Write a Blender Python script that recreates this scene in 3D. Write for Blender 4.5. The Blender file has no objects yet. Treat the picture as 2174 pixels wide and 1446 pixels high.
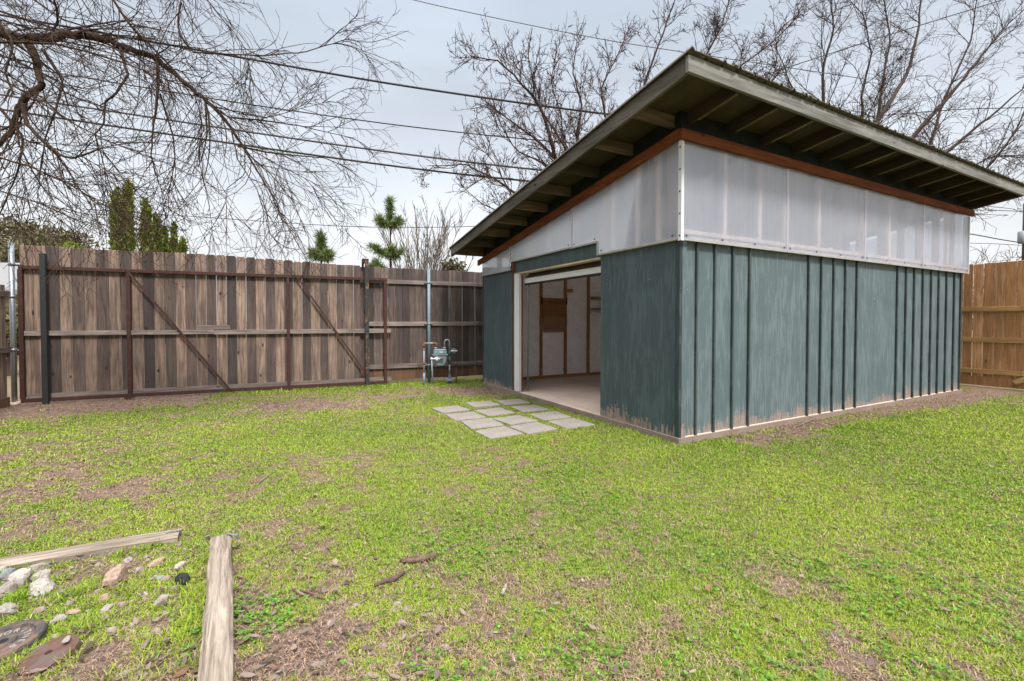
import bpy, math, random
import numpy as np
from mathutils import Vector, Matrix
random.seed(7)
rng = np.random.default_rng(7)
S = bpy.context.scene
C = S.collection
R = math.radians

# ------------------------------------------------------------------ helpers
def tag(o, label=None, cat=None, group=None, kind=None):
    if label: o['label'] = label
    if cat: o['category'] = cat
    if group: o['group'] = group
    if kind: o['kind'] = kind
    return o

def empty(name, loc=(0, 0, 0), rz=0.0, label=None, cat=None, group=None):
    o = bpy.data.objects.new(name, None); C.objects.link(o)
    o.location = loc; o.rotation_euler = (0, 0, rz); o.empty_display_size = .1
    return tag(o, label, cat, group)

class MB:
    """collects boxes, prisms, tubes; build() links them as one mesh object"""
    def __init__(s): s.v = []; s.f = []; s.t = []; s.n = 0; s.sm = []
    def add(s, vs, fs, tint=(0, 0, 0, 1), smooth=False):
        s.v.extend([tuple(p) for p in vs]); s.t.extend([tint] * len(vs))
        s.f.extend([[i + s.n for i in f] for f in fs]); s.sm.extend([smooth] * len(fs)); s.n += len(vs)
        return s
    def box(s, x0, x1, y0, y1, z0, z1, tint=(0, 0, 0, 1), M=None):
        vs = [Vector((x, y, z)) for z in (z0, z1) for x, y in ((x0, y0), (x1, y0), (x1, y1), (x0, y1))]
        if M is not None: vs = [M @ v for v in vs]
        return s.add(vs, [(3, 2, 1, 0), (4, 5, 6, 7), (0, 1, 5, 4), (1, 2, 6, 5), (2, 3, 7, 6), (3, 0, 4, 7)], tint)
    def prism(s, base, d, tint=(0, 0, 0, 1)):
        """planar polygon 'base' swept along vector d"""
        n = len(base); d = Vector(d); vs = [Vector(p) for p in base] + [Vector(p) + d for p in base]
        nrm = (vs[1] - vs[0]).cross(vs[2] - vs[1])
        fs = [list(range(n - 1, -1, -1)), list(range(n, 2 * n))] + [(i, (i + 1) % n, n + (i + 1) % n, n + i) for i in range(n)]
        return s.add(vs, fs, tint)
    def tube(s, pts, r, n=10, tint=(0, 0, 0, 1), cap=True):
        pts = [Vector(p) for p in pts]; rs = r if isinstance(r, (list, tuple)) else [r] * len(pts)
        vs = []; prev = None
        for i, p in enumerate(pts):
            t = (pts[min(i + 1, len(pts) - 1)] - pts[max(i - 1, 0)]).normalized()
            if prev is None:
                a = t.cross(Vector((0, 0, 1)) if abs(t.z) < .9 else Vector((1, 0, 0))).normalized()
            else:
                a = (prev - t * prev.dot(t)).normalized()
            prev = a; b = t.cross(a)
            vs += [p + (a * math.cos(k * 2 * math.pi / n) + b * math.sin(k * 2 * math.pi / n)) * rs[i] for k in range(n)]
        fs = [(i * n + k, i * n + (k + 1) % n, (i + 1) * n + (k + 1) % n, (i + 1) * n + k) for i in range(len(pts) - 1) for k in range(n)]
        s.add(vs, fs, tint, True)
        if cap:
            s.f.append([s.n - len(vs) + k for k in range(n - 1, -1, -1)]); s.f.append([s.n - n + k for k in range(n)]); s.sm += [False, False]
        return s
    def ball(s, c, r, nu=12, nv=8, sc=(1, 1, 1), tint=(0, 0, 0, 1)):
        c = Vector(c); vs = [c + Vector((0, 0, -r * sc[2]))]
        for j in range(1, nv):
            a = math.pi * j / nv - math.pi / 2
            vs += [c + Vector((r * sc[0] * math.cos(a) * math.cos(k * 2 * math.pi / nu), r * sc[1] * math.cos(a) * math.sin(k * 2 * math.pi / nu), r * sc[2] * math.sin(a))) for k in range(nu)]
        vs.append(c + Vector((0, 0, r * sc[2])))
        fs = [(0, 1 + (k + 1) % nu, 1 + k) for k in range(nu)]
        for j in range(nv - 2):
            fs += [(1 + j * nu + k, 1 + j * nu + (k + 1) % nu, 1 + (j + 1) * nu + (k + 1) % nu, 1 + (j + 1) * nu + k) for k in range(nu)]
        b = 1 + (nv - 2) * nu
        fs += [(b + k, b + (k + 1) % nu, len(vs) - 1) for k in range(nu)]
        return s.add(vs, fs, tint, True)
    def lathe(s, prof, c=(0, 0, 0), n=32, M=None, tint=(0, 0, 0, 1)):
        """closed profile of (r, z) spun about z"""
        m = len(prof); vs = []
        for k in range(n):
            a = 2 * math.pi * k / n
            for r, z in prof:
                p = Vector((r * math.cos(a), r * math.sin(a), z))
                if M is not None: p = M @ p
                vs.append(p + Vector(c))
        fs = [(k * m + j, ((k + 1) % n) * m + j, ((k + 1) % n) * m + (j + 1) % m, k * m + (j + 1) % m) for k in range(n) for j in range(m)]
        return s.add(vs, fs, tint, False)
    def build(s, name, mat, parent=None, bevel=0, label=None, cat=None, group=None, kind=None):
        me = bpy.data.meshes.new(name); me.from_pydata(s.v, [], s.f)
        a = me.color_attributes.new('tint', 'FLOAT_COLOR', 'POINT')
        a.data.foreach_set('color', np.array(s.t, 'f').ravel())
        me.polygons.foreach_set('use_smooth', np.array(s.sm, bool))
        me.materials.append(mat); me.update()
        o = bpy.data.objects.new(name, me); C.objects.link(o)
        if parent: o.parent = parent
        if bevel:
            b = o.modifiers.new('edge', 'BEVEL'); b.width = bevel; b.segments = 1; b.limit_method = 'ANGLE'; b.angle_limit = R(40)
        return tag(o, label, cat, group, kind)

def np_mesh(name, v, faces, mat, tint=None, parent=None, smooth=False, label=None, cat=None, group=None, kind=None):
    """v (n,3); faces list of int arrays (m,k)"""
    me = bpy.data.meshes.new(name); v = np.asarray(v, 'f'); me.vertices.add(len(v)); me.vertices.foreach_set('co', v.ravel())
    loops = np.concatenate([f.ravel() for f in faces]).astype('i'); ln = np.concatenate([np.full(len(f), f.shape[1]) for f in faces]).astype('i')
    st = np.concatenate([[0], np.cumsum(ln)[:-1]]).astype('i')
    me.loops.add(len(loops)); me.loops.foreach_set('vertex_index', loops)
    me.polygons.add(len(ln)); me.polygons.foreach_set('loop_start', st); me.polygons.foreach_set('loop_total', ln)
    if smooth: me.polygons.foreach_set('use_smooth', np.ones(len(ln), bool))
    if tint is not None:
        a = me.color_attributes.new('tint', 'FLOAT_COLOR', 'POINT'); t = np.ones((len(v), 4), 'f'); t[:, :tint.shape[1]] = tint; a.data.foreach_set('color', t.ravel())
    me.materials.append(mat); me.update(calc_edges=True); me.validate()
    o = bpy.data.objects.new(name, me); C.objects.link(o)
    if parent: o.parent = parent
    return tag(o, label, cat, group, kind)

# ------------------------------------------------------------------ noise for scattering (numpy value noise)
_tab = rng.random((256, 256))
def vnoise(x, y, s):
    x = np.asarray(x) / s + 1000; y = np.asarray(y) / s + 1000; xi = np.floor(x).astype(int); yi = np.floor(y).astype(int); fx = x - xi; fy = y - yi
    fx = fx * fx * (3 - 2 * fx); fy = fy * fy * (3 - 2 * fy)
    g = lambda a, b: _tab[a % 256, b % 256]
    return (g(xi, yi) * (1 - fx) + g(xi + 1, yi) * fx) * (1 - fy) + (g(xi, yi + 1) * (1 - fx) + g(xi + 1, yi + 1) * fx) * fy
def fbm(x, y, s): return .5 * vnoise(x, y, s) + .3 * vnoise(x + 7, y + 3, s / 2.1) + .2 * vnoise(x + 3, y + 9, s / 4.3)

# ------------------------------------------------------------------ node materials
class NT:
    def __init__(s, name):
        s.m = bpy.data.materials.new(name); s.m.use_nodes = True; s.t = s.m.node_tree; s.t.nodes.clear()
        s.out = s.n('ShaderNodeOutputMaterial')
    def n(s, typ, **kw):
        o = s.t.nodes.new(typ)
        for k, v in kw.items():
            if k.startswith('_'): setattr(o, k[1:], v)
        for k, v in kw.items():
            if not k.startswith('_'):
                k2 = int(k[1:]) if k[0] == 'i' and k[1:].isdigit() else k.replace('__', ' ')
                s.set(o.inputs[k2], v)
        return o
    def set(s, inp, v):
        if isinstance(v, bpy.types.NodeSocket): s.t.links.new(v, inp)
        elif isinstance(v, bpy.types.Node): s.t.links.new(v.outputs[0], inp)
        else:
            if isinstance(v, tuple) and len(v) == 3 and inp.type == 'RGBA': v = (*v, 1)
            inp.default_value = v
    def coord(s, which='Object'): return s.n('ShaderNodeTexCoord').outputs[which]
    def mapp(s, vec, sc=(1, 1, 1), loc=(0, 0, 0)): return s.n('ShaderNodeMapping', Vector=vec, Scale=sc, Location=loc).outputs[0]
    def noise(s, vec, scale=5., detail=4., rough=.6, dist=0.): return s.n('ShaderNodeTexNoise', Vector=vec, Scale=scale, Detail=detail, Roughness=rough, Distortion=dist).outputs[0]
    def vor(s, vec, scale=5., feature='F1'): return s.n('ShaderNodeTexVoronoi', _feature=feature, Vector=vec, Scale=scale).outputs['Distance']
    def ramp(s, fac, stops):
        o = s.n('ShaderNodeValToRGB', Fac=fac); e = o.color_ramp.elements
        while len(e) < len(stops): e.new(.5)
        for i, (p, c) in enumerate(stops):
            e[i].position = p; e[i].color = (*c, 1) if isinstance(c, tuple) else (c, c, c, 1)
        return o.outputs[0]
    def math(s, op, a, b=0., c=0.): return s.n('ShaderNodeMath', _operation=op, i0=a, i1=b, i2=c).outputs[0]
    def mix(s, f, a, b, blend='MIX'):
        o = s.n('ShaderNodeMix', _data_type='RGBA', _blend_type=blend)
        s.set(o.inputs[0], f); s.set(o.inputs[6], a); s.set(o.inputs[7], b); return o.outputs[2]
    def attr(s, nm='tint'):
        a = s.n('ShaderNodeAttribute', _attribute_name=nm); sp = s.n('ShaderNodeSeparateColor', i0=a.outputs['Color']); return a, sp.outputs[0], sp.outputs[1], sp.outputs[2]
    def sep(s, vec): o = s.n('ShaderNodeSeparateXYZ', i0=vec); return o.outputs[0], o.outputs[1], o.outputs[2]
    def comb(s, x, y, z): return s.n('ShaderNodeCombineXYZ', i0=x, i1=y, i2=z).outputs[0]
    def bump(s, h, strength=.3, dist=.01): return s.n('ShaderNodeBump', Height=h, Strength=strength, Distance=dist).outputs[0]
    def pbr(s, col, rough=.8, normal=None, metal=0., spec=.3):
        p = s.n('ShaderNodeBsdfPrincipled', Base__Color=col, Roughness=rough, Metallic=metal); s.set(p.inputs['Specular IOR Level'], spec)
        if normal is not None: s.set(p.inputs['Normal'], normal)
        s.t.links.new(p.outputs[0], s.out.inputs[0]); return p
    def surf(s, sh): s.t.links.new(sh.outputs[0] if isinstance(sh, bpy.types.Node) else sh, s.out.inputs[0])

EXT = .70                                                     # albedo level of everything out of doors
def ext(*cs): return [tuple(k * EXT for k in c) if c else c for c in cs]

def wood(name, light, dark, grain='z', rough=.85, knots=True, stain=None, dirt=None, gs=1.):
    """weathered board: tint.r picks light/dark, tint.g offsets the grain, tint.b brightness"""
    if not any(k in name for k in ('interior', 'pine strip', 'plywood', 'cream')): light, dark, stain, dirt = ext(light, dark, stain, dirt)
    m = NT(name); a, r, g, b = m.attr(); x, y, z = m.sep(m.coord())
    off = m.math('MULTIPLY', g, 37.)
    long_, s1, s2 = {'z': (z, x, y), 'x': (x, y, z), 'y': (y, x, z)}[grain]
    vec = m.comb(m.math('ADD', s1, off), m.math('ADD', s2, off), m.math('ADD', m.math('MULTIPLY', long_, .055), off))
    n1 = m.noise(vec, 90 * gs, 5, .65, .6); n2 = m.noise(vec, 22 * gs, 3, .6, 1.2); n3 = m.noise(m.coord(), 2.2, 4, .6)
    base = m.mix(r, light, dark)
    base = m.mix(m.ramp(n2, [(.38, 1.), (.60, 0.)]), base, m.mix(.62, base, (dark[0] * .6, dark[1] * .6, dark[2] * .62)))
    n4 = m.noise(m.comb(m.math('ADD', s1, off), m.math('ADD', s2, off), m.math('ADD', m.math('MULTIPLY', long_, .22), off)), 9. * gs, 3, .6)
    base = m.mix(m.ramp(n4, [(.45, 0.), (.68, .4)]), base, m.mix(1., base, (1.55, 1.5, 1.5), 'MULTIPLY'))
    base = m.mix(m.ramp(n1, [(.30, .75), (.52, 0.)]), base, m.mix(.75, base, (dark[0] * .35, dark[1] * .33, dark[2] * .33)))
    base = m.mix(m.ramp(n3, [(.35, .5), (.6, 0.)]), base, m.mix(.6, base, (dark[0] * .55, dark[1] * .55, dark[2] * .6)))
    if knots:
        kv = m.comb(m.math('ADD', s1, off), m.math('ADD', s2, off), m.math('ADD', m.math('MULTIPLY', long_, .5), off))
        k = m.vor(kv, 4.2); base = m.mix(m.ramp(k, [(.0, .95), (.055, .8), (.085, 0.)]), base, (dark[0] * .3, dark[1] * .26, dark[2] * .24))
    if stain:                                                     # orange rust / pale patches with a shape of their own
        base = m.mix(m.ramp(m.noise(m.coord(), 5., 4, .7), [(.52, 0.), (.62, .9)]), base, stain)
    if dirt:                                                      # soil splashed on the foot of the boards
        zz = m.math('ADD', z, m.math('MULTIPLY', m.noise(m.coord(), 7., 3), .22))
        base = m.mix(m.ramp(zz, [(.30, .8), (.56, 0.)]), base, dirt)
    br = m.math('ADD', .72, m.math('MULTIPLY', b, .56))
    hs = m.n('ShaderNodeHueSaturation', Value=br, Color=base).outputs[0]
    m.pbr(hs, rough, m.bump(n1, .35, .004), spec=.2); return m.m

def flat(name, col, rough=.6, metal=0., var=.25, scale=20., rust=None, rustlo=.55, bump=.1, spec=.4):
    if not any(k in name for k in ('fibreboard', 'white', 'dull grey')): col, rust = ext(col, rust)
    elif 'white' in name: col, = [tuple(k * .85 for k in col)]
    m = NT(name); c = m.coord(); n = m.noise(c, scale, 5, .65)
    base = m.mix(m.ramp(n, [(.3, 1.), (.7, 0.)]), col, tuple(k * (1 - var) for k in col))
    if rust: base = m.mix(m.ramp(m.noise(c, scale * .45, 5, .7), [(rustlo, 0.), (rustlo + .1, 1.)]), base, rust)
    m.pbr(base, rough, m.bump(n, bump, .003), metal, spec); return m.m

M = {}
M['gate_wood'] = wood('gate boards', (.47, .33, .25), (.10, .079, .074), dirt=None)
M['old_wood'] = wood('old fence boards', (.36, .27, .23), (.095, .076, .071), dirt=(.21, .105, .06))
M['rail_wood'] = wood('weathered rail', (.46, .39, .35), (.2, .155, .135), 'x')
M['cedar'] = wood('new cedar boards', (.98, .56, .28), (.60, .30, .13))
M['cedar_rail'] = wood('new pine rail', (.86, .57, .24), (.64, .37, .15), 'x')
M['timber'] = wood('weathered timber', (.46, .385, .31), (.17, .12, .085), 'x', gs=1.5, knots=True)
M['stud'] = wood('interior stud', (.48, .24, .10), (.34, .16, .06), 'z')
M['plate'] = wood('interior plate', (.48, .24, .10), (.34, .16, .06), 'x')
M['trim_red_x'] = wood('stained rail long side', (.30, .095, .032), (.19, .055, .02), 'x', gs=.6)
M['trim_red_y'] = wood('stained rail gable side', (.30, .095, .032), (.19, .055, .02), 'y', gs=.6)
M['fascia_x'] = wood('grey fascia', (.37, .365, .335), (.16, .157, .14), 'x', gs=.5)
M['fascia_y'] = wood('grey fascia gable shaded', (.19, .172, .138), (.08, .07, .055), 'y', gs=.5)  # darker copy of the fascia grey: the gable's weaker light is painted in
M['rafter_y'] = wood('dark rafter pale underside', (.46, .39, .22), (.075, .058, .038), 'y', knots=False, gs=.5)
M['rafter_x'] = wood('mildewed lookout', (.30, .23, .15), (.10, .08, .053), 'x', knots=False, gs=.5)
M['pine_strip'] = wood('pale pine strip', (.82, .60, .44), (.62, .42, .29), 'z', knots=False)
M['trim_grey'] = flat('dull grey trim', (.42, .42, .42), .5, .1, .3, 10)
M['cream'] = wood('cream trim', (.66, .55, .36), (.5, .4, .25), 'y', knots=False)
M['raw'] = wood('raw red brown edge', (.23, .1, .06), (.12, .06, .04), 'z')
M['plywood'] = wood('plywood face', (.40, .20, .085), (.22, .085, .03), 'x', gs=.35)
M['fibreboard'] = flat('fibreboard', (.31, .165, .085), .8, var=.15)
M['white_paint'] = flat('white trim paint', (.78, .77, .76), .5, var=.08, scale=8)
M['alu'] = flat('white aluminium', (.8, .81, .84), .35, var=.06, scale=6)
M['steel_rust'] = flat('rust brown steel', (.085, .032, .025), .75, 0, .4, 30, (.12, .045, .027), .55)
M['steel_dark'] = flat('dark painted steel', (.035, .038, .04), .7, 0, .4, 18, (.10, .065, .035), .62)
M['post_rusty'] = flat('dark post with orange rust', (.05, .055, .06), .75, 0, .4, 14, (.36, .17, .05), .52)
M['galv'] = flat('galvanised steel', (.42, .46, .49), .42, .6, .25, 25)
M['blue_pipe'] = flat('blue grey painted pipe', (.24, .345, .40), .5, 0, .2, 25)
M['meter_blue'] = flat('blue grey meter paint', (.27, .385, .43), .45, 0, .15, 20)
M['pipe_grey'] = flat('grey pipe with rust', (.36, .40, .42), .55, .1, .25, 40, (.30, .115, .045), .56)
M['pipe_rust'] = flat('rusty elbow', (.34, .14, .06), .8, 0, .4, 60)
M['black'] = flat('black rubber', (.02, .02, .02), .7, 0, .3, 20)
M['dark_reg'] = flat('dark green grey regulator', (.10, .145, .15), .5, 0, .25, 30)
M['door_dark'] = flat('door section shade brown', (.20, .165, .145), .45, 0, .3, 12)  # dark brown stands in for the shadow on the upper door section
M['screw'] = flat('screw heads', (.10, .09, .085), .5, .5, .2, 30)
M['cable'] = flat('cable sheath', (.035, .033, .033), .7, 0, .2, 4)
M['cable_grey'] = flat('grey cable', (.13, .13, .135), .7, 0, .2, 4)
M['pole_wood'] = wood('utility pole wood', (.17, .10, .075), (.1, .06, .045), 'z', gs=.4)
M['iron'] = flat('rusty cast iron', (.10, .085, .08), .8, 0, .4, 35, (.19, .115, .085), .5, bump=.35)
M['iron_red'] = flat('red rusted iron', (.185, .098, .07), .85, 0, .5, 30, (.13, .10, .09), .5, bump=.4)
M['letter'] = flat('pale cast lettering', (.42, .4, .37), .7, 0, .2, 90)
M['roof_shingle'] = flat('grey shingles', (.34, .33, .33), .9, 0, .35, 9)
M['house_wall'] = flat('tan house wall', (.42, .33, .25), .9, 0, .15, 5)

def concrete(name, a, b):
    if 'paver' in name: a, b = ext(a, b)
    m = NT(name); c = m.coord(); n = m.noise(c, 3., 6, .7); f = m.noise(c, 120., 3, .7); g = m.noise(c, 18., 5, .7)
    col = m.mix(m.ramp(n, [(.3, 0.), (.7, 1.)]), a, b); col = m.mix(m.ramp(f, [(.3, .45), (.55, 0.)]), col, tuple(k * .5 for k in a))
    col = m.mix(m.ramp(g, [(.56, 0.), (.72, .6)]), col, tuple(k * .62 for k in a))
    m.pbr(col, .9, m.bump(m.math('ADD', f, m.math('MULTIPLY', g, 2.)), .35, .004), spec=.2); return m.m
M['found'] = concrete('foundation edge', (.20, .145, .115), (.30, .235, .195))
M['paver'] = concrete('concrete paver', (.30, .265, .235), (.42, .38, .335))
M['slab'] = concrete('shed slab', (.56, .43, .34), (.7, .56, .46))

# green painted plywood siding: vertical streaks, chips, paint worn off along the foot
def siding(name, base, pale, deep, peel=.17, along='x'):
    base, pale, deep = ext(base, pale, deep)
    m = NT(name); c = m.coord(); x, y, z = m.sep(c); s = x if along == 'x' else y
    st = m.comb(m.math('MULTIPLY', s, 1.), 0., m.math('MULTIPLY', z, .045)); st2 = m.comb(s, 0., m.math('MULTIPLY', z, .12))
    n1 = m.noise(st, 70., 5, .7, .4); n2 = m.noise(st2, 7., 5, .65, .8); n3 = m.noise(c, 2.3, 4, .6)
    n5 = m.noise(m.comb(s, 1., m.math('MULTIPLY', z, .09)), 28., 4, .7, .5)
    f = m.math('ADD', m.math('ADD', m.math('MULTIPLY', n1, .55), m.math('MULTIPLY', n5, .5)), m.math('ADD', m.math('MULTIPLY', n2, .4), m.math('ADD', m.math('MULTIPLY', n3, .25), .125)))
    col = m.ramp(f, [(.52, deep), (.92, base), (1.06, base), (1.5, pale)])
    col = m.mix(m.ramp(n1, [(.30, .4), (.45, 0.)]), col, deep)
    vg = m.noise(m.comb(m.math('MULTIPLY', s, 2.2), 0., m.math('MULTIPLY', z, .35)), 60., 3, .8)
    col = m.mix(m.ramp(vg, [(.62, 0.), (.74, .25)]), col, tuple(min(1, k * 1.6) for k in pale))
    chip = m.noise(m.comb(m.math('MULTIPLY', s, 2.), 3., z), 13., 2, .5); chip2 = m.noise(c, 60., 2, .6)
    col = m.mix(m.math('MULTIPLY', m.ramp(chip, [(.735, 0.), (.75, .8)]), m.ramp(chip2, [(.5, 0.), (.55, 1.)])), col, (.55, .6, .58))
    pk = m.noise(st, 60., 4, .8); pl = m.noise(m.comb(s, 0., 0.), 1.7, 2, .5); pm = m.noise(c, 30., 3, .7)
    jag = m.math('MAXIMUM', m.math('MULTIPLY', m.math('SUBTRACT', m.math('ADD', m.math('MULTIPLY', pk, .7), m.math('MULTIPLY', pm, .5)), .42), 4.), 0.)
    lim = m.math('MULTIPLY', m.math('MULTIPLY', m.math('MAXIMUM', m.math('SUBTRACT', pl, .25), .05), peel * 3.), jag)
    zz = m.math('SUBTRACT', m.math('ADD', lim, .05 if peel else 0.), z)
    raw = m.mix(pk, (.38, .275, .22), (.235, .17, .135))
    brk = m.math('MAXIMUM', m.ramp(pk, [(.47, 0.), (.52, 1.)]), m.ramp(zz, [(.035, 0.), (.08, .9)]))
    col = m.mix(m.math('MULTIPLY', m.ramp(zz, [(.0, 0.), (.012, 1.)]), brk), col, raw)
    m.pbr(col, .62, m.bump(n1, .25, .003), spec=.3); return m.m
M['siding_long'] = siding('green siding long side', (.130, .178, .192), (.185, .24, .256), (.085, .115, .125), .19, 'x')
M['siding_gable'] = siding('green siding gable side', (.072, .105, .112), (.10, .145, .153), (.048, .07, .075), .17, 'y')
M['batten'] = siding('green battens shaded', (.062, .083, .086), (.095, .123, .126), (.04, .053, .055), .0, 'x')  # darker than the wall green: the battens' shadow side is put into the colour

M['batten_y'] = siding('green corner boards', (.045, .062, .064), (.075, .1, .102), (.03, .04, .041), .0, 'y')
def polycarb():
    m = NT('twinwall polycarbonate'); c = m.coord(); x, y, z = m.sep(c)
    s = m.math('ADD', x, y)
    rib = m.n('ShaderNodeTexWave', _wave_type='BANDS', _bands_direction='X', Vector=m.comb(s, 0., 0.), Scale=26.).outputs[1]
    n = m.noise(c, 1.4, 4, .6); st = m.noise(m.comb(s, 0., m.math('MULTIPLY', z, .05)), 25., 3, .6)
    col = m.mix(m.ramp(n, [(.3, 0.), (.7, 1.)]), (.72, .79, .95), (.82, .87, .98))
    col = m.mix(m.ramp(st, [(.32, .35), (.52, 0.)]), col, (.62, .58, .56))
    dr = m.noise(m.comb(m.math('MULTIPLY', s, 1.), 2., m.math('MULTIPLY', z, .35)), 9., 5, .7); col = m.mix(m.ramp(dr, [(.55, 0.), (.72, .22)]), col, (.55, .50, .46))
    nb = m.bump(rib, .12, .002)
    dif = m.n('ShaderNodeBsdfDiffuse', Color=col, Normal=nb); trl = m.n('ShaderNodeBsdfTranslucent', Color=col); tra = m.n('ShaderNodeBsdfTransparent', Color=(.95, .95, .97)); gl = m.n('ShaderNodeBsdfGlossy', Color=(1, 1, 1), Roughness=.22, Normal=nb)
    a = m.n('ShaderNodeMixShader', i0=.62, i1=dif, i2=trl); b = m.n('ShaderNodeMixShader', i0=.66, i1=a, i2=tra)
    fr = m.n('ShaderNodeLayerWeight', Blend=.25).outputs['Fresnel']; ff = m.math('ADD', .045, m.math('MULTIPLY', fr, .28))
    m.surf(m.n('ShaderNodeMixShader', i0=ff, i1=b, i2=gl)); return m.m
M['poly'] = polycarb()
M['eave'] = flat('dark green eave board', (.034, .042, .038), .85, var=.5, scale=9, spec=.1)  # very dark uneven green for the closing boards

def roof_metal():
    m = NT('mossy corrugated metal'); c = m.coord(); n = m.noise(c, 6., 6, .75); g = m.noise(c, 40., 4, .7)
    col = m.mix(m.ramp(n, [(.35, 0.), (.6, 1.)]), (.077, .066, .042), (.147, .137, .12)); col = m.mix(m.ramp(g, [(.45, 0.), (.6, .8)]), col, (.052, .046, .022))
    m.pbr(col, .75, m.bump(g, .6, .01), .1, .3); return m.m
M['roof_metal'] = roof_metal()
def deck():
    m = NT('dark roof deck'); c = m.coord(); n = m.noise(c, 3., 5, .7); g = m.noise(c, 90., 3, .8)
    col = m.mix(m.ramp(n, [(.35, 0.), (.65, 1.)]), (.04, .032, .02), (.068, .052, .034)); col = m.mix(m.ramp(g, [(.5, 0.), (.62, .6)]), col, (.06, .054, .032))
    m.pbr(col, .9, m.bump(g, .3, .004)); return m.m
M['deck'] = deck()  # near-black brown with random lighter specks
def insulation():
    m = NT('wrinkled insulation facing'); c = m.coord(); x, y, z = m.sep(c)
    d = m.noise(c, 1.5, 2, .5)
    wv = m.comb(m.math('MULTIPLY', m.math('ADD', m.math('MULTIPLY', x, .55), m.math('ADD', z, m.math('MULTIPLY', d, .9))), 1.), m.math('MULTIPLY', x, .22), 0.)
    w = m.noise(wv, 9., 3, .6, 1.5); line = m.math('ABSOLUTE', m.math('SUBTRACT', w, .5))
    col = m.mix(m.ramp(line, [(.0, .5), (.035, 0.)]), (.95, .91, .89), (.6, .47, .41)); col = m.mix(m.ramp(m.noise(c, 120., 2, .7), [(.35, .3), (.6, 0.)]), col, (.6, .5, .45))
    m.pbr(col, .45, m.bump(w, .8, .03), spec=.4); return m.m
M['insul'] = insulation()

def bark(name, a, b, scale=14.):
    a, b = ext(a, b)
    m = NT(name); c = m.coord(); n = m.noise(c, scale, 5, .7)
    m.pbr(m.mix(m.ramp(n, [(.3, 0.), (.7, 1.)]), a, b), .9, m.bump(n, .5, .01), spec=.15); return m.m
M['bark_fore'] = bark('bark brown grey', (.046, .029, .02), (.12, .08, .058))
M['bark_mid'] = bark('bark reddish brown', (.055, .03, .024), (.115, .068, .055))
M['bark_far'] = bark('bark grey brown', (.06, .04, .034), (.12, .087, .074))
M['bark_pale'] = bark('bark pale shoots', (.19, .15, .12), (.29, .24, .20))
M['stick'] = bark('dead stick', (.12, .065, .055), (.26, .17, .14), 40)
M['root'] = bark('dark bark strip', (.10, .062, .055), (.19, .13, .115), 60)

def leafy(name, c0, c1, c2, trans=.3):
    """tint.r blends c0..c1, tint.g adds c2 (dry)"""
    c0, c1, c2 = ext(c0, c1, c2)
    m = NT(name); a, r, g, b = m.attr(); col = m.mix(g, m.mix(r, c0, c1), c2)
    hs = m.n('ShaderNodeHueSaturation', Value=m.math('ADD', .65, m.math('MULTIPLY', b, .7)), Color=col).outputs[0]
    d = m.n('ShaderNodeBsdfPrincipled', Base__Color=hs, Roughness=.6); m.set(d.inputs['Specular IOR Level'], .25)
    t = m.n('ShaderNodeBsdfTranslucent', Color=hs); m.surf(m.n('ShaderNodeMixShader', i0=trans, i1=d, i2=t)); return m.m
M['grass'] = leafy('lawn grass', (.165, .345, .014), (.44, .565, .043), (.60, .46, .25))
M['thatch'] = leafy('dry thatch', (.60, .45, .30), (.26, .165, .115), (.42, .28, .2), .1)
M['clover'] = leafy('clover', (.10, .27, .03), (.24, .42, .06), (.3, .3, .08))
M['leaf_dry'] = leafy('dry leaves', (.085, .055, .045), (.35, .265, .22), (.25, .12, .065), .1)
M['cypress'] = leafy('cypress sprays', (.10, .155, .025), (.36, .43, .065), (.30, .18, .07), .25)
M['pine'] = leafy('pine needles', (.09, .15, .04), (.24, .32, .08), (.26, .24, .09), .15)
M['olive'] = leafy('olive brown foliage', (.11, .095, .045), (.20, .18, .075), (.22, .16, .09), .2)
M['bright'] = leafy('bright shrub foliage', (.20, .34, .03), (.36, .5, .06), (.4, .4, .1), .3)
M['stone'] = None
def stone(name, a, b):
    a, b = ext(a, b)
    m = NT(name); c = m.coord('Generated'); n = m.noise(m.coord(), 22., 6, .75); f = m.noise(m.coord(), 140., 3, .7)
    col = m.mix(m.ramp(n, [(.35, 0.), (.65, 1.)]), a, b); col = m.mix(m.ramp(f, [(.3, .5), (.5, 0.)]), col, tuple(k * .5 for k in a)); col = m.mix(m.ramp(m.noise(m.coord(), 30., 4, .7), [(.48, 0.), (.62, .75)]), col, (.17, .112, .08) if a[0] > .1 else a)
    m.pbr(col, .9, m.bump(m.math('ADD', n, f), .6, .006), spec=.2); return m.m
M['rock_tan'] = stone('tan pink rock', (.42, .28, .21), (.58, .43, .34))
M['rock_white'] = stone('white rock', (.41, .38, .335), (.56, .525, .48))
M['rock_grey'] = stone('grey rock', (.33, .30, .27), (.50, .46, .42))
M['rock_chip'] = stone('stone chips', (.30, .24, .20), (.44, .37, .32))
M['rock_blue'] = stone('blue grey rock', (.22, .26, .28), (.42, .46, .48))
M['rock_black'] = stone('black rock', (.025, .027, .03), (.06, .065, .07))

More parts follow.
